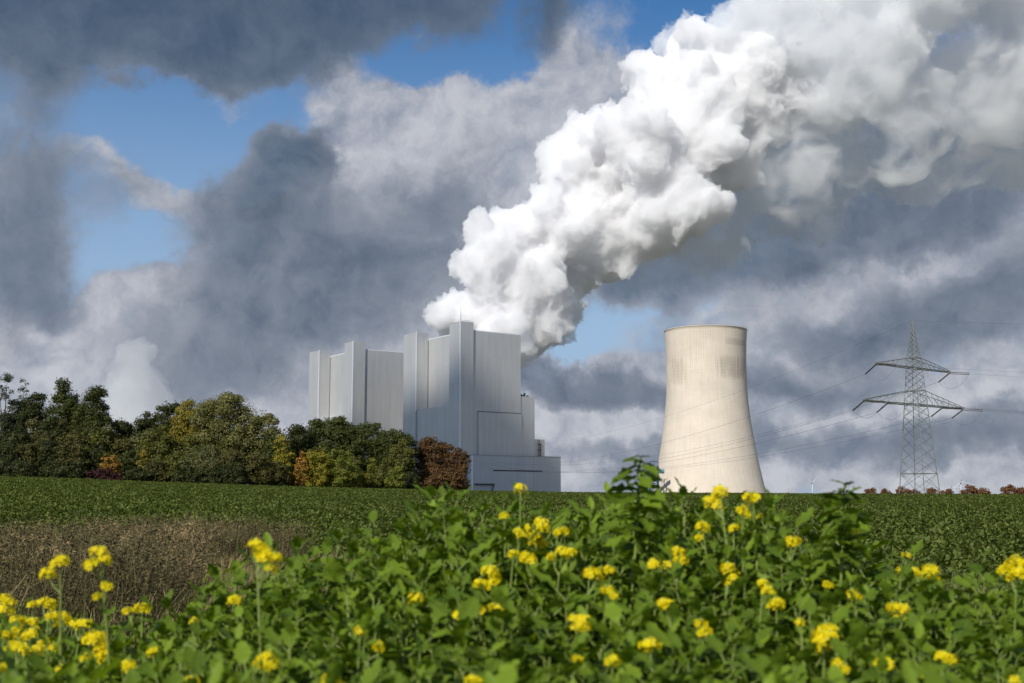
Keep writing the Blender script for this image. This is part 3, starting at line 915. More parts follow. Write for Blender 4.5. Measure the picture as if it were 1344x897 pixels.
# mid row
for px, top, w, mt, lb in [
    (14, 548, 56, 'dark', 'dark bushy tree in the shade at the lower far left'), (52, 545, 50, 'bark_green', 'brownish green tree below the dark pair, left'),
    (92, 546, 50, 'bark_green', 'brownish green tree below the left dark tree'), (70, 540, 40, 'dark', 'dark green tree filling the gap below the dark pair'),
    (128, 546, 46, 'mid', 'dull green tree below the right dark tree'), (158, 562, 42, 'bark_green', 'dull bush topped with brown below the low dark trees'),
    (186, 560, 34, 'olive', 'olive tree with ochre top left of the gold crowned tree'), (212, 552, 46, 'mid', 'green tree in front of the round dark tree'),
    (248, 560, 50, 'mid', 'green tree below the golden crown'), (290, 562, 56, 'mid', 'green tree below the broad willow'),
    (335, 565, 50, 'mid', 'green tree below the lower willow'), (360, 560, 40, 'deep', 'deep green tree at the foot of the willows, right')]:
    T('tree', px, top, w * 1.15, 244 + (px % 7), mt, lb, base=0, nl=30, lump=.26)
# front row of shrubs and young trees
for kind, px, top, w, d, mt, lb, sh in [
    ('shrub', 8, 575, 50, 228, 'dark', 'dark shrub at the far left edge of the wood', 'round'), ('shrub', 38, 572, 40, 229, 'bark_green', 'brown green shrub second from the left edge', 'round'),
    ('shrub', 68, 576, 40, 229, 'dark', 'dark shrub below the big dark pair of trees', 'round'), ('shrub', 98, 572, 42, 229, 'bark_green', 'brown green shrub left of the small orange one', 'round'),
    ('shrub', 125, 580, 34, 231, 'dark', 'dark shrub just left of the small orange one', 'round'), ('shrub', 145, 592, 26, 224, 'orange', 'small orange and gold shrub in the left wood', 'round'),
    ('shrub', 135, 612, 44, 222, 'purple', 'low dark red shrub at the foot of the left wood', 'round'), ('shrub', 166, 588, 34, 229, 'deep', 'green shrub between the orange shrub and the pale poplar', 'round'),
    ('young_tree', 190, 580, 20, 227, 'gold', 'slim pale yellow tree in the left wood', 'spire'), ('shrub', 205, 600, 40, 228, 'bark_green', 'low brown green shrub right of the slim pale yellow tree', 'round'),
    ('shrub', 232, 592, 44, 229, 'mid', 'green shrub left of the wide ochre one', 'round'), ('shrub', 268, 577, 66, 230, 'olive', 'wide shrub with an ochre top below the willow', 'round'),
    ('shrub', 305, 585, 50, 229, 'bark_green', 'brown green shrub right of the wide ochre one', 'round'), ('shrub', 338, 590, 46, 230, 'bark_green', 'dark brown green shrub left of the bright yellow young tree', 'round'),
    ('shrub', 300, 606, 50, 224, 'dark', 'low dark shrub at the field edge below the willow', 'round'), ('shrub', 250, 610, 50, 224, 'dark', 'low dark shrub at the field edge below the ochre one', 'round'),
    ('young_tree', 372, 564, 30, 236, 'yellow', 'bright yellow young tree left of the orange one', 'round'), ('shrub', 360, 602, 40, 232, 'bark_green', 'dark shrub at the foot of the bright yellow young tree', 'round'),
    ('young_tree', 396, 584, 24, 235, 'orange', 'orange leaved young tree between the two yellow ones', 'spire'), ('young_tree', 419, 578, 36, 236, 'yellow', 'yellow young tree right of the orange one', 'round'),
    ('young_tree', 446, 585, 42, 238, 'ygreen', 'yellow green tree right of the yellow ones', 'round'), ('shrub', 462, 598, 34, 252, 'mid', 'green shrub left of the small ochre bush', 'round'),
    ('shrub', 388, 608, 40, 240, 'ygreen', 'low yellow green shrub at the foot of the orange tree', 'round'), ('shrub', 425, 612, 46, 243, 'bark_green', 'low dull shrub at the foot of the yellow trees', 'round'),
    ('shrub', 470, 612, 28, 244, 'gold', 'small ochre bush left of the yellow tipped green one', 'round'), ('young_tree', 489, 598, 24, 248, 'ygreen', 'yellow tipped young tree below the dark trees', 'spire'),
    ('shrub', 500, 604, 46, 250, 'mid', 'green shrub below the dark trees beside the russet tree', 'round'), ('shrub', 520, 610, 28, 246, 'ygreen', 'low yellow green shrub near the russet tree', 'round'),
    ('shrub', 536, 616, 30, 252, 'dark', 'dark low shrub at the left foot of the russet tree', 'round'), ('shrub', 180, 612, 40, 223, 'dark', 'low dark shrub at the foot of the slim pale yellow tree', 'round'),
    ('shrub', 20, 600, 60, 219, 'dark', 'low dark shrub in the deep shade at the left field edge', 'round'), ('shrub', 85, 602, 60, 220, 'dark', 'low dark shrub left of the low red one', 'round')]:
    T(kind, px, top, w, d, LM and mt, lb, cat='tree' if kind == 'young_tree' else 'shrub', base=0, nl=30, leaf=.28, lump=.24, shape=sh, limbs=False)
T('russet_tree', 565, 567, 48, 270, 'brown', 'large russet brown tree in front of the silver boiler house', nl=40, lump=.22, leaf=.30)
T('russet_tree', 597, 582, 40, 269, 'brown', 'lower russet brown tree on the right of the large one, last of the wood', nl=34, lump=.24, leaf=.30, base=.05)
T('shrub', 580, 605, 66, 266, 'brown', 'russet shrub at the foot of the two russet trees', cat='shrub', base=0, nl=26, leaf=.34, limbs=False)
for px, top, w, lb in [(1142, 639.5, 15, 'leftmost tiny russet tree on the right horizon'), (1162, 640, 11, 'tiny russet tree between the leftmost one and the pylon'),
                       (1185, 637, 15, 'rounded russet tree just left of the pylon foot'), (1202, 641, 10, 'tiny russet tree inside the left leg of the pylon'), (1224, 638, 14, 'small russet tree inside the right leg of the pylon'),
                       (1243, 640, 14, 'small russet tree just right of the pylon foot'), (1273, 636, 18, 'rounded russet tree right of the wind turbines'),
                       (1291, 638.5, 15, 'russet tree beside the rounded one right of the wind turbines'), (1325, 635.5, 22, 'large russet tree near the right edge on the horizon'), (1343, 637, 18, 'russet tree at the right edge on the horizon')]:
    T('russet_tree', px, top, w * 1.25, 470, 'rust', lb, base=.1, nl=16, leaf=.55, group='russet trees along the right horizon', limbs=False)

# ------------------------------------------------------------------ scatter through geometry nodes (ground cover)
def scatter(name, pts, rots, scl, idx, sources, **kw):
    me = bpy.data.meshes.new(name)
    n_ = len(pts)
    me.vertices.add(n_); me.vertices.foreach_set('co', np.asarray(pts, dtype=np.float32).ravel())
    a = me.attributes.new('rot', 'FLOAT_VECTOR', 'POINT'); a.data.foreach_set('vector', np.asarray(rots, dtype=np.float32).ravel())
    a = me.attributes.new('scl', 'FLOAT', 'POINT'); a.data.foreach_set('value', np.asarray(scl, dtype=np.float32))
    a = me.attributes.new('idx', 'INT', 'POINT'); a.data.foreach_set('value', np.asarray(idx, dtype=np.int32))
    o = link(name, me)
    ng = bpy.data.node_groups.new(name, 'GeometryNodeTree')
    ng.interface.new_socket('Geometry', in_out='INPUT', socket_type='NodeSocketGeometry')
    ng.interface.new_socket('Geometry', in_out='OUTPUT', socket_type='NodeSocketGeometry')
    nd = ng.nodes; L = ng.links
    gi = nd.new('NodeGroupInput'); go = nd.new('NodeGroupOutput')
    m2p = nd.new('GeometryNodeMeshToPoints'); L.new(gi.outputs[0], m2p.inputs[0])
    iop = nd.new('GeometryNodeInstanceOnPoints'); L.new(m2p.outputs[0], iop.inputs['Points'])
    g2i = nd.new('GeometryNodeGeometryToInstance')
    for s_ in sources[::-1]:
        oi = nd.new('GeometryNodeObjectInfo'); oi.inputs['Object'].default_value = s_
        L.new(oi.outputs['Geometry'], g2i.inputs[0])
    L.new(g2i.outputs[0], iop.inputs['Instance']); iop.inputs['Pick Instance'].default_value = True
    def attr(nm, ty):
        x = nd.new('GeometryNodeInputNamedAttribute'); x.data_type = ty; x.inputs['Name'].default_value = nm
        return x.outputs[0]
    L.new(attr('idx', 'INT'), iop.inputs['Instance Index'])
    e2r = nd.new('FunctionNodeEulerToRotation'); L.new(attr('rot', 'FLOAT_VECTOR'), e2r.inputs[0]); L.new(e2r.outputs[0], iop.inputs['Rotation'])
    L.new(attr('scl', 'FLOAT'), iop.inputs['Scale'])
    L.new(iop.outputs[0], go.inputs[0])
    md = o.modifiers.new('scatter', 'NODES'); md.node_group = ng
    return tag(o, **kw)
def source(name, me, mat):
    me.materials.append(mat)
    return bpy.data.objects.new(name, me)        # never linked: only the scatter draws it

def leaf_np(L, Wd, style, r_, nseg=11, droop=.35, cup=.25):
    """a mustard leaf: toothed blade folded along the midrib, tip drooping; returns V,F,UV"""
    V_, U_ = [], []
    ts = np.linspace(0, 1, nseg)
    for i, t_ in enumerate(ts):
        if style == 'lobed':
            w = .10 + .55 * max(0, math.sin(math.pi * min(1, (t_ - .06) / .55))) * (.35 + .65 * abs(math.sin(t_ * 13))) if t_ < .5 else math.sin(math.pi * min(1, (1 - t_) / .62)) ** .6
        else:
            w = math.sin(math.pi * (t_ * .93 + .03)) ** .7 * (1 - .25 * t_)
        w = max(.04, w) * (1 + .16 * (1 if i % 2 else -1)) * Wd / 2
        if i == 0: w = Wd * .03
        if i == nseg - 1: w = Wd * .02
        x = L * t_
        z = -droop * L * t_ * t_ + .04 * L * math.sin(t_ * 7 + r_.uniform(0, 1))
        for sgn, k in ((-1, 1.0), (-1, .5), (0, 0), (1, .5), (1, 1.0)):
            wav = .05 * L * math.sin(t_ * 17 + sgn * 2 + k * 2) * k
            V_.append((x, sgn * k * w, z + cup * abs(sgn) * k * w + wav)); U_.append((.5 + sgn * k * .5, t_))
    F_ = []
    for i in range(nseg - 1):
        for j in range(4):
            a = i * 5 + j
            F_.append((a, a + 5, a + 6, a + 1))
    return np.array(V_), np.array(F_), np.array(U_)
def place(V_, pos, yaw, pitch, roll, s_=1.0):
    M = np.array(Matrix.Rotation(yaw, 3, 'Z') @ Matrix.Rotation(-pitch, 3, 'Y') @ Matrix.Rotation(roll, 3, 'X'))
    return (V_ * s_) @ M.T + np.array(pos)
class Acc:
    def __init__(s): s.V, s.F, s.U, s.n = [], [], [], 0
    def add(s, V_, F_, U_=None):
        s.V.append(V_); s.F.append(F_ + s.n); s.U.append(U_ if U_ is not None else np.zeros((len(V_), 2))); s.n += len(V_)
    def mesh(s, name, smooth=True): return mesh_np(name, np.concatenate(s.V), np.concatenate(s.F), smooth, np.concatenate(s.U))
def tube_np(pts, rad, n=6):
    m = MB().tube(pts, rad, n, cap=False)
    return np.array(m.v), np.array(m.f)
def plant_leaf_mat(name, c0, c1, vein, rough=.45, trans=.3, bright=(1.4, 1.35, .35)):
    m, n, out = material(name)
    gi = n.node('ShaderNodeNewGeometry')
    uvn = n.node('ShaderNodeUVMap'); uvn.uv_map = 'uv'
    s = n.node('ShaderNodeSeparateXYZ'); n.l.new(uvn.outputs[0], s.inputs[0])
    t = n.node('ShaderNodeTexCoord').outputs['Object']
    oi = n.node('ShaderNodeObjectInfo')
    f = n.m('ADD', n.m('MULTIPLY', gi.outputs['Random Per Island'], .6), n.m('MULTIPLY', n.noise(t, 25, 4, .6), .25))
    f = n.m('ADD', f, n.m('MULTIPLY', oi.outputs['Random'], .2))
    c = n.mix(f, c0, c1)
    mid = n.mapr(n.m('ABSOLUTE', n.m('SUBTRACT', s.outputs[0], .5)), 0, .035, 1, 0)
    rib = n.mapr(n.m('SINE', n.m('MULTIPLY', n.m('SUBTRACT', s.outputs[1], n.m('MULTIPLY', n.m('ABSOLUTE', n.m('SUBTRACT', s.outputs[0], .5)), .5)), 50)), .88, 1.0)
    c = n.mix(n.m('MAXIMUM', n.m('MULTIPLY', mid, .6), n.m('MULTIPLY', rib, .25)), c, vein)
    p = n.node('ShaderNodeBsdfPrincipled'); n.l.new(c, p.inputs['Base Color']); p.inputs['Roughness'].default_value = rough
    p.inputs['Specular IOR Level'].default_value = .22
    b = n.node('ShaderNodeBump'); b.inputs['Distance'].default_value = .003; b.inputs['Strength'].default_value = .6
    n.l.new(n.noise(t, 90, 3, .6), b.inputs['Height']); n.l.new(b.outputs[0], p.inputs['Normal'])
    tr = n.node('ShaderNodeBsdfTranslucent'); n.l.new(n.mix(1, c, bright, 'MULTIPLY'), tr.inputs[0])
    ms = n.node('ShaderNodeMixShader'); ms.inputs[0].default_value = trans
    n.l.new(p.outputs[0], ms.inputs[1]); n.l.new(tr.outputs[0], ms.inputs[2]); n.l.new(ms.outputs[0], out.inputs['Surface'])
    return m

# ------------------------------------------------------------------ field crop
M_crop = plant_leaf_mat('crop_leaf', (.055, .076, .012), (.155, .19, .038), (.12, .19, .05), .5, .22)
crop_src = []
for v in range(3):
    r_ = np.random.default_rng(100 + v)
    A = Acc()
    for k_ in range(62):
        cx_, cy_ = r_.uniform(-1.7, 1.7, 2)
        hh = r_.uniform(.22, .42)
        for j in range(8):
            L_ = r_.uniform(.13, .24); wd = L_ * r_.uniform(.45, .7)
            yaw = r_.uniform(0, 2 * math.pi); pit = r_.uniform(-.1, 1.2)
            Vq = np.array([(0, -.02, 0), (L_ * .5, -wd / 2, .03), (L_, 0, -.02), (L_ * .5, wd / 2, .03), (0, .02, 0)])
            Vq = place(Vq, (cx_ + r_.uniform(-.08, .08), cy_ + r_.uniform(-.08, .08), hh * r_.uniform(.3, 1)), yaw, pit, r_.uniform(-.5, .5))
            A.add(Vq, np.array([(0, 1, 2, 3)]), np.array([(.3, 0), (.0, .5), (.3, 1), (.9, .5), (.7, 0)]))
    crop_src.append(source('crop_patch', A.mesh('crop_patch', False), M_crop))
def field_edge(px):      # where the crop begins: depth at each bearing
    return np.interp(px, [-200, 0, 100, 200, 300, 420, 700, 1000, 1150, 1250, 1344, 1500], [34, 34, 37, 39, 36, 27, 26, 28, 25, 22, 20, 20])
pts = []
y = 19.0
while y < 226:
    hwid = y * .47 + 4
    for x in np.arange(-hwid, hwid, 2.4):
        xx, yy = x + rng.uniform(-.9, .9), y + rng.uniform(-.9, .9)
        if yy > field_edge(672 + xx / yy * FPX): pts.append((xx, yy))
    y += 2.4
pts = np.array(pts)
Zt = hgt(pts[:, 0], pts[:, 1])
rots = np.zeros((len(pts), 3)); rots[:, 2] = rng.uniform(0, 6.28, len(pts))
scatter('field_crop', np.column_stack([pts, Zt - .02]), rots, rng.uniform(.85, 1.2, len(pts)), rng.integers(0, 3, len(pts)), crop_src,
        kind='stuff', label='dense low green leafy crop covering the gently rising field', cat='crop')

# ------------------------------------------------------------------ dry grass and dead weeds on the margin
def grassmat(name, c0, c1):
    m, n, out = material(name)
    gi = n.node('ShaderNodeNewGeometry'); oi = n.node('ShaderNodeObjectInfo')
    f = n.m('MULTIPLY_ADD', gi.outputs['Random Per Island'], .7, n.m('MULTIPLY', oi.outputs['Random'], .3))
    principled(n, out, n.mix(f, c0, c1), .8, spec=.15)
    return m
M_straw = grassmat('straw', (.20, .14, .06), (.48, .37, .19))
M_dead = grassmat('dead_weed', (.055, .048, .02), (.21, .175, .08))
M_grass = grassmat('margin_grass', (.05, .07, .015), (.17, .19, .055))
def tuft(seed, cnt, hmin, hmax, wid, lean, mat, spread, plume=0):
    r_ = np.random.default_rng(seed); A = Acc()
    for _ in range(cnt):
        x, y_ = r_.normal(0, spread, 2); h_ = r_.uniform(hmin, hmax); a = r_.normal(.2, 1.0)
        ln = r_.uniform(.1, lean) * h_; pts_ = []
        w = wid * r_.uniform(.6, 1.3)
        sd = np.array([-math.sin(a), math.cos(a), 0]) * w
        for f in (0, .35, .7, 1):
            c = np.array([x + math.cos(a) * ln * f * f, y_ + math.sin(a) * ln * f * f, h_ * (f - .18 * lean * f * f)])
            ww = sd * (1 - f * .75)
            pts_ += [c - ww, c + ww]
        A.add(np.array(pts_), np.array([(0, 1, 3, 2), (2, 3, 5, 4), (4, 5, 7, 6)]))
        if plume and r_.random() < plume:
            for _k in range(14):
                f = r_.uniform(.7, 1.08)
                c = np.array([x + math.cos(a) * ln * f * f, y_ + math.sin(a) * ln * f * f, h_ * (f - .18 * lean * f * f)])
                d = r_.normal(size=3) * .035; e = r_.normal(size=3) * .012
                A.add(np.array([c - e, c + d, c + e, c + d + (0, 0, -.02)]), np.array([(0, 1, 2, 3)]))
    return source('tuft', A.mesh('tuft', False), mat)
tuf = [tuft(1, 40, .9, 1.5, .008, .8, M_straw, .25, .6), tuft(2, 46, .5, 1.1, .008, .9, M_straw, .3, .1),
       tuft(3, 40, .9, 1.5, .009, .35, M_dead, .25, .35), tuft(4, 44, .6, 1.1, .008, .45, M_dead, .28, .2), tuft(5, 80, .3, .75, .009, .6, M_grass, .3)]
pts, rots, scs, ids = [], [], [], []
r_ = np.random.default_rng(44)
for _ in range(9000):
    px = r_.uniform(-60, 1400); yy = 14 + 42 * r_.random() ** .9
    xx = (px - 672) / FPX * yy
    if yy > field_edge(px) + 2.5: continue
    nz = mnoise.noise(Vector((xx * .35, yy * .16, 3.3))); nz2 = mnoise.noise(Vector((xx * .6, yy * .3, 9.1)))
    if px < 460:
        if nz2 > .22: k_ = r_.choice([0, 1, 0, 2])
        elif nz > .0: k_ = r_.choice([2, 3, 4, 4, 2, 4])
        else: k_ = r_.choice([4, 4, 1, 4, 2])
        if px < 130 and yy > 30 + 4 * nz: k_ = 4
        s_ = r_.uniform(.6, 1.15)
        if yy < 30 and 250 < px: k_ = r_.choice([1, 4, 4]); s_ *= .75
    else:
        k_ = 4; s_ = r_.uniform(.5, .9)
    pts.append((xx, yy, float(hgt(xx, yy)) - .02)); rots.append((r_.normal(0, .08), r_.normal(0, .08), r_.choice([0, 3.14]) + r_.normal(0, .5) if k_ > 1 else r_.normal(0, .5))); scs.append(s_); ids.append(k_)
scatter('dry_grass', pts, rots, scs, ids, tuf, kind='stuff', label='dry straw coloured grass and dead brown weeds on the field margin', cat='grass')

# ------------------------------------------------------------------ mustard stand in the foreground
M_must = plant_leaf_mat('mustard_leaf', (.026, .060, .005), (.225, .325, .022), (.17, .29, .06), .55, .32)
M_stem = simple('mustard_stem', (.20, .26, .05), .5, 0, .25, 40)
M_petal, n, out = material('yellow_petal')
gi = n.node('ShaderNodeNewGeometry')
pc_ = n.mix(gi.outputs['Random Per Island'], (.86, .68, .004), (.93, .80, .012))
p_ = n.node('ShaderNodeBsdfPrincipled'); n.l.new(pc_, p_.inputs['Base Color']); p_.inputs['Roughness'].default_value = .5; p_.inputs['Specular IOR Level'].default_value = .2
tr = n.node('ShaderNodeBsdfTranslucent'); n.l.new(pc_, tr.inputs[0])
ms = n.node('ShaderNodeMixShader'); ms.inputs[0].default_value = .3
n.l.new(p_.outputs[0], ms.inputs[1]); n.l.new(tr.outputs[0], ms.inputs[2]); n.l.new(ms.outputs[0], out.inputs['Surface'])
M_bud = simple('green_bud', (.22, .30, .04), .5, 0, .2, 60)

SILX = [-300, -100, 0, 60, 110, 200, 250, 290, 350, 420, 470, 520, 570, 600, 650, 690, 740, 790, 815, 850, 890, 930, 1000, 1050, 1090, 1125, 1150, 1185, 1250, 1290, 1344, 1450, 1700]
SILY = [800, 800, 800, 804, 804, 798, 780, 744, 722, 706, 690, 688, 664, 650, 658, 656, 658, 652, 638, 636, 646, 652, 662, 686, 678, 678, 700, 728, 738, 748, 760, 766, 780]
DN, DF = 2.6, 5.0
def surf(x, y):
    px = 672 + x / y * FPX
    sil = np.interp(px, SILX, SILY)
    t_ = np.clip((y - DN) / (DF - DN), 0, 1)
    pyy = 925 + (sil - 925) * t_
    z = EYE + (HOR - pyy) / FPX * y
    back = np.clip(y - DF, 0, 5)
    z = z - back * .25
    return z
def must_plant(seed, big):
    """upper part of a leafy mustard plant, origin at its top, ground is far below"""
    r_ = np.random.default_rng(seed); A = Acc(); B = []
    H_ = 1.05
    bend = r_.uniform(-.10, .10, 2)
    def ax(f): return np.array([bend[0] * (1 - f) ** 1.5, bend[1] * (1 - f) ** 1.5, -H_ * (1 - f)])
    stem_pts = [ax(f) for f in (0, .3, .55, .8, .95)]
    Vt, Ft = tube_np(stem_pts, [.007, .006, .005, .0035, .002], 5)
    a = r_.uniform(0, 6.28)
    nlf = 22 if big else 18
    for i in range(nlf):
        f = .30 + .70 * (i / (nlf - 1)) ** .8
        a += 2.4 + r_.uniform(-.4, .4)
        size = np.interp(f, [.3, .75, .92, 1.0], [.125, .11, .084, .050]) * r_.uniform(.65, 1.3) * (1.12 if big else 1)
        st = 'lobed' if r_.random() < .55 and f < .93 else 'plain'
        V_, F_, U_ = leaf_np(size, size * r_.uniform(.5, .72), st, r_, 9, r_.uniform(.1, .55), r_.uniform(.05, .45))
        pit = np.interp(f, [.3, .9, 1], [.35, .55, 1.1]) + r_.uniform(-.35, .3)
        pet = size * .45
        off = np.array([math.cos(a) * pet * math.cos(pit), math.sin(a) * pet * math.cos(pit), pet * math.sin(pit)])
        p0 = ax(f)
        A.add(place(V_, p0 + off, a, pit, r_.uniform(-.6, .6)), F_, U_)
        tv, tf = tube_np([p0, p0 + off * 1.05], [.0022, .0018], 4); B.append((tv, tf))
        if i in (5, 8, 11):       # side shoots
            sd = np.array([math.cos(a + 1.2), math.sin(a + 1.2), 1.6]); sd /= np.linalg.norm(sd)
            ln = r_.uniform(.12, .24); e = p0 + sd * ln
            tv, tf = tube_np([p0, e], [.003, .002], 5); B.append((tv, tf))
            for q in range(4):
                aa = r_.uniform(0, 6.28); s2 = r_.uniform(.045, .085)
                V_, F_, U_ = leaf_np(s2, s2 * .55, 'plain', r_, 7, r_.uniform(.1, .4), .3)
                A.add(place(V_, p0 + sd * ln * r_.uniform(.5, 1), aa, r_.uniform(.3, 1.1), r_.uniform(-.4, .4)), F_, U_)
    me = A.mesh('must', True); me.materials.append(M_must)
    nf = len(me.polygons)
    C2 = Acc(); C2.add(Vt, Ft)
    for tv, tf in B: C2.add(tv, tf)
    ms_ = C2.mesh('must_stem', True); ms_.materials.append(M_stem)
    bm = bmesh.new(); bm.from_mesh(me); nb = len(bm.faces); bm.from_mesh(ms_)
    bm.faces.ensure_lookup_table()
    for f in bm.faces[nb:]: f.material_index = 1
    bm.to_mesh(me); bm.free(); bpy.data.meshes.remove(ms_)
    me.materials.append(M_stem)
    return bpy.data.objects.new('must', me)
msrc = [must_plant(200 + i, i % 2) for i in range(8)]
pts, rots, scs, ids = [], [], [], []
r_ = np.random.default_rng(12)
for _ in range(2500):
    yy = DN - .45 + (6.2 - DN + .45) * r_.random() ** .85
    px = r_.uniform(-260, 1600); xx = (px - 672) / FPX * yy
    zt = float(surf(xx, yy)) - (-.03 + .50 * r_.random() ** 1.8) * (yy / 4)
    if px < 330 and yy > 4.2 and r_.random() < .4: continue
    pts.append((xx, yy, zt)); rots.append((r_.normal(0, .13), r_.normal(0, .13), r_.uniform(0, 6.28))); scs.append(r_.uniform(.8, 1.2)); ids.append(int(r_.integers(0, 8)))
scatter('mustard_foliage', pts, rots, scs, ids, msrc, kind='stuff', label='dense mass of green mustard leaves and stems filling the foreground', cat='foliage')

def flower_cluster_mesh(rad, seed, dense=1.0):
    """a dome of four petalled flowers"""
    r_ = np.random.default_rng(seed); A = Acc()
    nfl = max(6, int(44 * (rad / .035) ** 1.7 * dense))
    for i in range(nfl):
        ph = i * 2.4 + r_.uniform(-.3, .3); el_ = math.acos(1 - 1.25 * (i + .5) / nfl)
        d = np.array([math.sin(el_) * math.cos(ph), math.sin(el_) * math.sin(ph), math.cos(el_) * .8])
        c = d * rad * r_.uniform(.75, 1.1)
        nn = Vector(d + r_.normal(size=3) * .3).normalized()
        q = nn.to_track_quat('Z', 'Y').to_matrix()
        ps = r_.uniform(.0080, .0108); tw = r_.uniform(0, 1.57)
        for k_ in range(4):
            a = tw + k_ * math.pi / 2
            loc = []
            for rr_, ss, zz_ in ((.08, 0, 0), (.6, -.42, .25), (1.0, -.30, .22), (1.06, .0, .18), (1.0, .30, .22), (.6, .42, .25)):
                loc.append(Vector(((math.cos(a) * rr_ - math.sin(a) * ss) * ps, (math.sin(a) * rr_ + math.cos(a) * ss) * ps, zz_ * ps)))
            V_ = np.array([tuple(q @ v_) for v_ in loc]) + c
            A.add(V_, np.array([(0, 1, 2, 3), (0, 3, 4, 5)]))
    return A.mesh('flower_cluster', False), nfl
cl_cache = {}
def cluster(rad, dense=1.0):
    key = (round(rad / .004), dense > .8)
    if key not in cl_cache:
        cl_cache[key] = [flower_cluster_mesh(rad, s_ + key[0], dense)[0] for s_ in (11, 12)]
    return random.choice(cl_cache[key])
def bud_mesh(r0):
    bm = bmesh.new()
    for i in range(9):
        a = i * 2.4; f = i / 9
        mtx = Matrix.Translation((math.cos(a) * r0 * .3 * f, math.sin(a) * r0 * .3 * f, r0 * (1.0 - f * .35))) @ Matrix.Scale(.0028, 4) @ Matrix.Diagonal((1, 1, 1.6, 1))
        bmesh.ops.create_icosphere(bm, subdivisions=1, radius=1, matrix=mtx)
    me = bpy.data.meshes.new('buds'); bm.to_mesh(me); bm.free(); me.materials.append(M_bud); return me
def mustard(heads, label, d=None, leaves=5, free=.0, stalk=.35, group='flowering mustard stalks in the foreground', name='mustard_plant', top_leaves=False):
    """heads: list of (px, py, size_px) of this plant's flower heads"""
    px, py, _ = heads[0]
    if d is None:
        sil = float(np.interp(px, SILX, SILY)); t_ = min(1, max(0, (925 - py) / (925 - sil)))
        d = DN + (DF - DN) * t_ - .16 * t_ - .05
    r_ = np.random.default_rng(int(px * 13 + py))
    tip = P(px, py, d)
    gz_ = float(hgt(tip.x, d))
    bx, by = r_.uniform(-.10, .10, 2)
    root = empty(name, (tip.x + bx, d + by, gz_), 0, label=label, cat='mustard plant', group=group)
    o3 = Vector((tip.x + bx, d + by, gz_))
    L1 = tip - o3
    def ax(f): return Vector((L1.x * f ** 2, L1.y * f ** 2, L1.z * f))
    mb = MB()
    mb.tube([ax(f) for f in (0, .2, .4, .6, .8, .9, .985)], [.008, .0075, .007, .006, .0042, .0032, .002], 6, cap=False)
    for i, (hx, hy, hs) in enumerate(heads):
        dd = d + (r_.uniform(-.04, .04) if i else 0)
        hp = P(hx, hy, dd) - o3
        rad = hs * dd / FPX * 1.08
        if i:
            f0 = 1 - min(.3, max(.06, ((hp - L1).length * 1.1) / L1.z + .03))
            a = ax(f0); mid = a.lerp(hp, .55) + Vector((0, 0, -.012))
            mb.tube([a, mid, hp], [.0035, .0026, .0018], 5, cap=False)
        ro = (r_.uniform(-.5, .3), r_.uniform(-.4, .4), r_.uniform(0, 6.28))
        fc = link('flower_cluster', cluster(max(.008, rad)), M_petal, root); fc.location = hp - Vector((0, 0, rad * .35)); fc.rotation_euler = ro
        bd = link('bud', bud_mesh(max(.01, rad)), None, root); bd.location = fc.location; bd.rotation_euler = (ro[0] * .3, ro[1] * .3, 0)
    mb.build('stem', M_stem, root, True)
    A = Acc(); a = r_.uniform(0, 6.28)
    for i in range(leaves):
        f = 1 - (.045 if top_leaves else .09) - free - i * .055; a += 2.4
        size = np.interp(i, [0, 6], [.055, .11]) * r_.uniform(.8, 1.2)
        V_, F_, U_ = leaf_np(size, size * .5, 'plain' if i < 2 else 'lobed', r_, 9, r_.uniform(.2, .6), .3)
        pit = r_.uniform(.1, .8)
        A.add(place(V_, np.array(ax(f)) + np.array([math.cos(a), math.sin(a), .4]) * size * .18, a, pit, r_.uniform(-.5, .5)), F_, U_)
    if leaves: link('leaves', A.mesh('leaves', True), M_must, root)
    return root
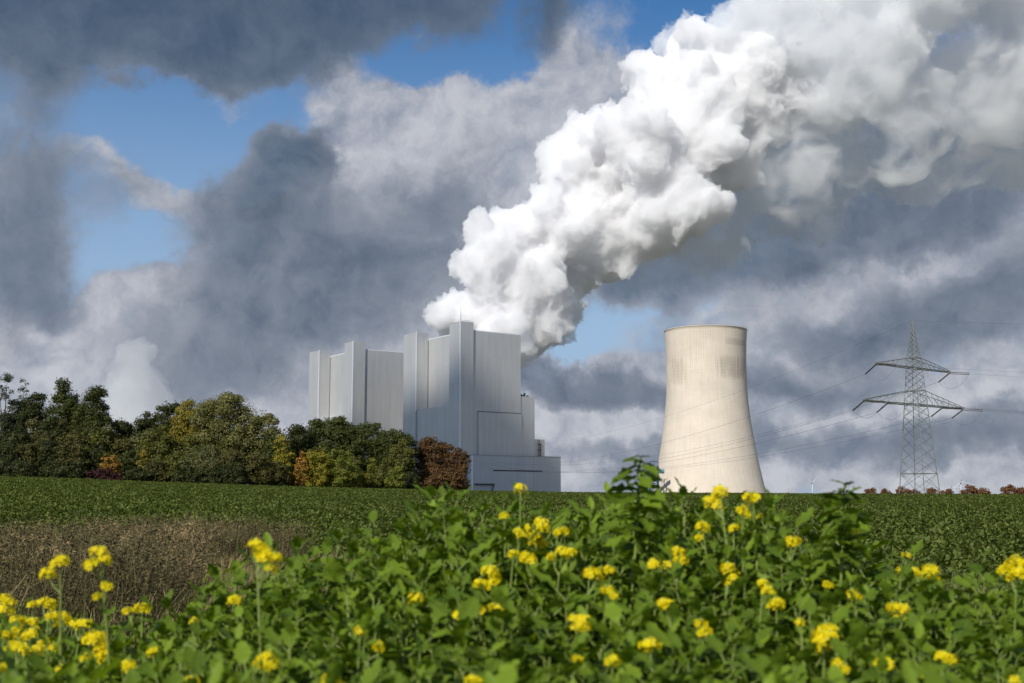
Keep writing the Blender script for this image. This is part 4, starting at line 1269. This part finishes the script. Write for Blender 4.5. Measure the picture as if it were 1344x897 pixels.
FL = [
 ([(79, 736, 11), (62, 752, 9)], 'slender stalk with two yellow heads standing free at the far left', 3.9, .2),
 ([(130, 724, 11), (138, 733, 7), (121, 738, 9), (140, 768, 8), (128, 782, 5)], 'stalk with stacked yellow heads standing against the dry grass', 3.9, .1),
 ([(187, 798, 8), (167, 801, 5)], 'small yellow head at the edge of the dry grass patch'),
 ([(336, 714, 10), (345, 722, 9), (353, 731, 9), (361, 730, 8), (357, 744, 8), (343, 730, 5)], 'stalk with the large bright yellow head left of the russet trees', 3.7, .05),
 ([(308, 787, 8)], 'lone small yellow head below and left of the tall bright one'),
 ([(125, 836, 14), (135, 847, 9), (144, 856, 13), (134, 856, 9), (153, 850, 7)], 'largest yellow head at the lower left'),
 ([(201, 854, 6)], 'tiny yellow head right of the largest lower left one'), ([(112, 862, 5), (80, 877, 5)], 'two tiny yellow flowers below the dense left patch'),
 ([(169, 871, 9)], 'dull greenish yellow head low at the left'), ([(351, 864, 13), (356, 872, 7)], 'rounded yellow head at the lower left centre'),
 ([(253, 893, 6)], 'small yellow head cut by the bottom edge on the left'), ([(435, 893, 12)], 'wide yellow head cut by the bottom edge left of the middle'),
 ([(254, 815, 4)], 'tiny yellow speck in the leaves left of centre'), ([(473, 827, 6)], 'small single yellow flower low in the leaves left of the middle'),
 ([(497, 848, 5)], 'dim yellow flower in the leaves below the middle left'), ([(545, 783, 9), (541, 789, 5)], 'small yellow head left of the big double one'),
 ([(605, 804, 7), (612, 799, 5), (600, 807, 4)], 'small loose yellow head below the big double one'), ([(643, 749, 11), (645, 765, 9), (629, 764, 6), (650, 755, 7)], 'big double yellow head in front of the low grey hall'),
 ([(654, 801, 8), (648, 796, 5), (661, 805, 5)], 'compact yellow head under the big double one'), ([(629, 798, 5)], 'small yellow bud just left of the compact one'),
 ([(683, 640, 7)], 'yellow head reaching the horizon in front of the low grey hall', 4.7, 0), ([(662, 676, 5)], 'small dim yellow head under the one reaching the horizon'),
 ([(681, 697, 7), (684, 702, 4)], 'small yellow head in the upper middle leaves, left of the bright column'), ([(710, 684, 8), (713, 692, 8), (703, 706, 9), (697, 701, 6), (710, 714, 7), (693, 692, 6)], 'column of bright yellow flowers in the upper middle'),
 ([(694, 732, 8), (689, 729, 5)], 'yellow head just under the bright column'), ([(674, 726, 5)], 'tiny yellow head left of the one under the bright column'),
 ([(733, 697, 6), (740, 696, 6)], 'small pair of yellow flowers right of the bright column'), ([(738, 723, 8), (749, 724, 5), (724, 729, 6)], 'loose yellow head lower right of the bright column'),
 ([(774, 750, 8), (782, 755, 9), (788, 748, 5)], 'wide yellow head in the middle of the foreground'), ([(799, 747, 6)], 'dim yellow head right beside the wide middle one'),
 ([(797, 774, 7), (804, 782, 4)], 'small yellow head under the wide middle one'), ([(754, 812, 8), (766, 812, 8), (757, 822, 7), (767, 822, 6)], 'four lobed yellow head in the lower middle'),
 ([(756, 864, 6)], 'dim yellow head low in the middle'), ([(804, 867, 7)], 'small yellow head low and just right of the middle'), ([(847, 847, 7), (854, 843, 7), (860, 846, 5)], 'yellow head low and right of the middle'),
 ([(622, 893, 8)], 'yellow head cut by the bottom edge left of the middle'),
 ([(945, 643, 10), (941, 652, 6), (938, 660, 10), (930, 655, 5), (944, 665, 5)], 'tall yellow head before the right foot of the cooling tower', 4.6, 0),
 ([(988, 653, 9), (981, 650, 5)], 'yellow head touching the horizon right of the cooling tower', 4.6, 0), ([(974, 667, 7), (978, 674, 5)], 'yellow head below the one touching the horizon', 4.5, 0), ([(996, 677, 4)], 'tiny yellow head right of the cooling tower'),
 ([(922, 690, 8), (918, 704, 7)], 'small double yellow head below the tower foot'), ([(963, 692, 6)], 'small yellow head below the tower foot, to the right'),
 ([(1038, 710, 9), (1032, 713, 5), (1045, 708, 5)], 'flat yellow head standing against the field right of the tower'), ([(1124, 696, 6)], 'small yellow head at the foot of the tall leafy shoot'),
 ([(860, 738, 7), (855, 741, 4)], 'small yellow head left of the curved one'), ([(890, 724, 8), (893, 734, 9), (877, 741, 6)], 'curved yellow head below the cooling tower'),
 ([(955, 744, 9), (961, 753, 9), (957, 764, 5)], 'long yellow head below and right of the tower'), ([(877, 794, 9), (872, 790, 6)], 'yellow head in the leaves right of the middle'),
 ([(1002, 765, 8), (1008, 774, 8)], 'upper of two close yellow heads right of the middle'), ([(1019, 791, 10)], 'lower of two close yellow heads right of the middle'),
 ([(920, 818, 7), (925, 828, 8)], 'slanting yellow head low and right of the middle'), ([(853, 845, 4)], 'tiny yellow flower low beside a larger head'),
 ([(1119, 778, 8), (1127, 784, 8)], 'yellow head low in the right half of the leaves'), ([(1172, 795, 8), (1182, 798, 9), (1178, 807, 7), (1188, 802, 5)], 'spreading yellow head at the lower right'),
 ([(1199, 750, 8), (1204, 753, 5)], 'left of three small yellow heads against the right field'), ([(1221, 746, 9), (1224, 758, 7)], 'tallest of three small yellow heads against the right field'),
 ([(1182, 748, 5)], 'dim small head left of the three on the right'), ([(1189, 728, 4)], 'tiny yellow tip above the heads on the right'),
 ([(1335, 738, 12), (1322, 748, 9), (1337, 750, 9), (1326, 758, 6)], 'large yellow head at the right edge', 4.2, .05), ([(1083, 826, 14), (1078, 836, 12), (1080, 850, 8), (1090, 834, 8)], 'largest yellow head of the right half'),
 ([(1158, 868, 8), (1165, 872, 5)], 'dim yellow head low at the right'), ([(1099, 871, 5), (1108, 878, 6)], 'two small yellow flowers below the largest right head'), ([(1238, 861, 8), (1248, 865, 7)], 'yellow head low near the right corner'),
 ([(1218, 892, 10)], 'yellow head cut by the bottom edge at the right'), ([(1050, 816, 4)], 'tiny yellow flower left of the largest right head'), ([(1087, 767, 4)], 'tiny yellow flower above the largest right head'), ([(1336, 893, 7)], 'yellow head in the lower right corner'),
 ([(2, 876, 6)], 'small yellow head in the lower left corner'),
]
for e in FL:
    mustard(e[0], e[1], *(e[2:3]), free=(e[3] if len(e) > 3 else 0))
for h_ in [[(7, 785, 8), (14, 789, 5)], [(8, 798, 9), (0, 800, 7)], [(64, 791, 8), (55, 790, 6)], [(43, 792, 5)], [(23, 813, 7), (30, 815, 4)], [(43, 815, 6)], [(67, 808, 6), (73, 806, 5)], [(85, 808, 8), (80, 817, 7), (92, 815, 5)],
           [(107, 818, 8), (98, 819, 5), (115, 817, 5)], [(34, 832, 8), (44, 829, 8)], [(22, 826, 7)], [(5, 832, 7), (13, 834, 5)], [(25, 846, 7), (19, 845, 4)], [(40, 855, 8), (50, 852, 7), (30, 849, 5)], [(57, 843, 6)], [(69, 850, 7)], [(13, 852, 6)]]:
    mustard(h_, 'small yellow flowering mustard in the crowded patch at the far left', leaves=3, group='crowded small mustard flowers at the far left')
# two leafy shoots that stand above the rest
def shoot(px, py, d, label, n_l, wid):
    r_ = np.random.default_rng(int(px)); tip = P(px, py, d); gz_ = float(hgt(tip.x, d))
    root = empty('mustard_shoot', (tip.x - .05, d, gz_), 0, label=label, cat='mustard plant', group='leafy mustard shoots above the rest')
    L1 = Vector((.05, 0, tip.z - gz_))
    def ax(f): return Vector((L1.x * f ** 3 + .012 * math.sin(f * 9), 0, L1.z * f))
    MB().tube([ax(f) for f in np.linspace(0, 1, 12)], [.009, .0085, .008, .0075, .007, .0065, .006, .0055, .005, .0045, .004, .0025], 6).build('stem', M_stem, root, True)
    A = Acc(); a = .5
    for i in range(n_l):
        f = 1 - .0042 * i; a += 2.4 + r_.uniform(-.3, .3)
        size = wid * r_.uniform(.7, 1.15) * np.interp(i, [0, 6, n_l], [.55, 1, 1.25])
        V_, F_, U_ = leaf_np(size, size * .6, 'plain' if i < 5 else 'lobed', r_, 9, r_.uniform(.3, .9), .35)
        A.add(place(V_, np.array(ax(f)), a, r_.uniform(.0, .8), r_.uniform(-.6, .6)), F_, U_)
    link('leaves', A.mesh('leaves', True), M_must, root)
shoot(838, 600, 4.3, 'tall leafy mustard shoot rising in front of the blue pipe frame', 44, .088)
shoot(1106, 637, 4.4, 'tall leafy mustard shoot rising above the right field, right of the cooling tower', 42, .082)
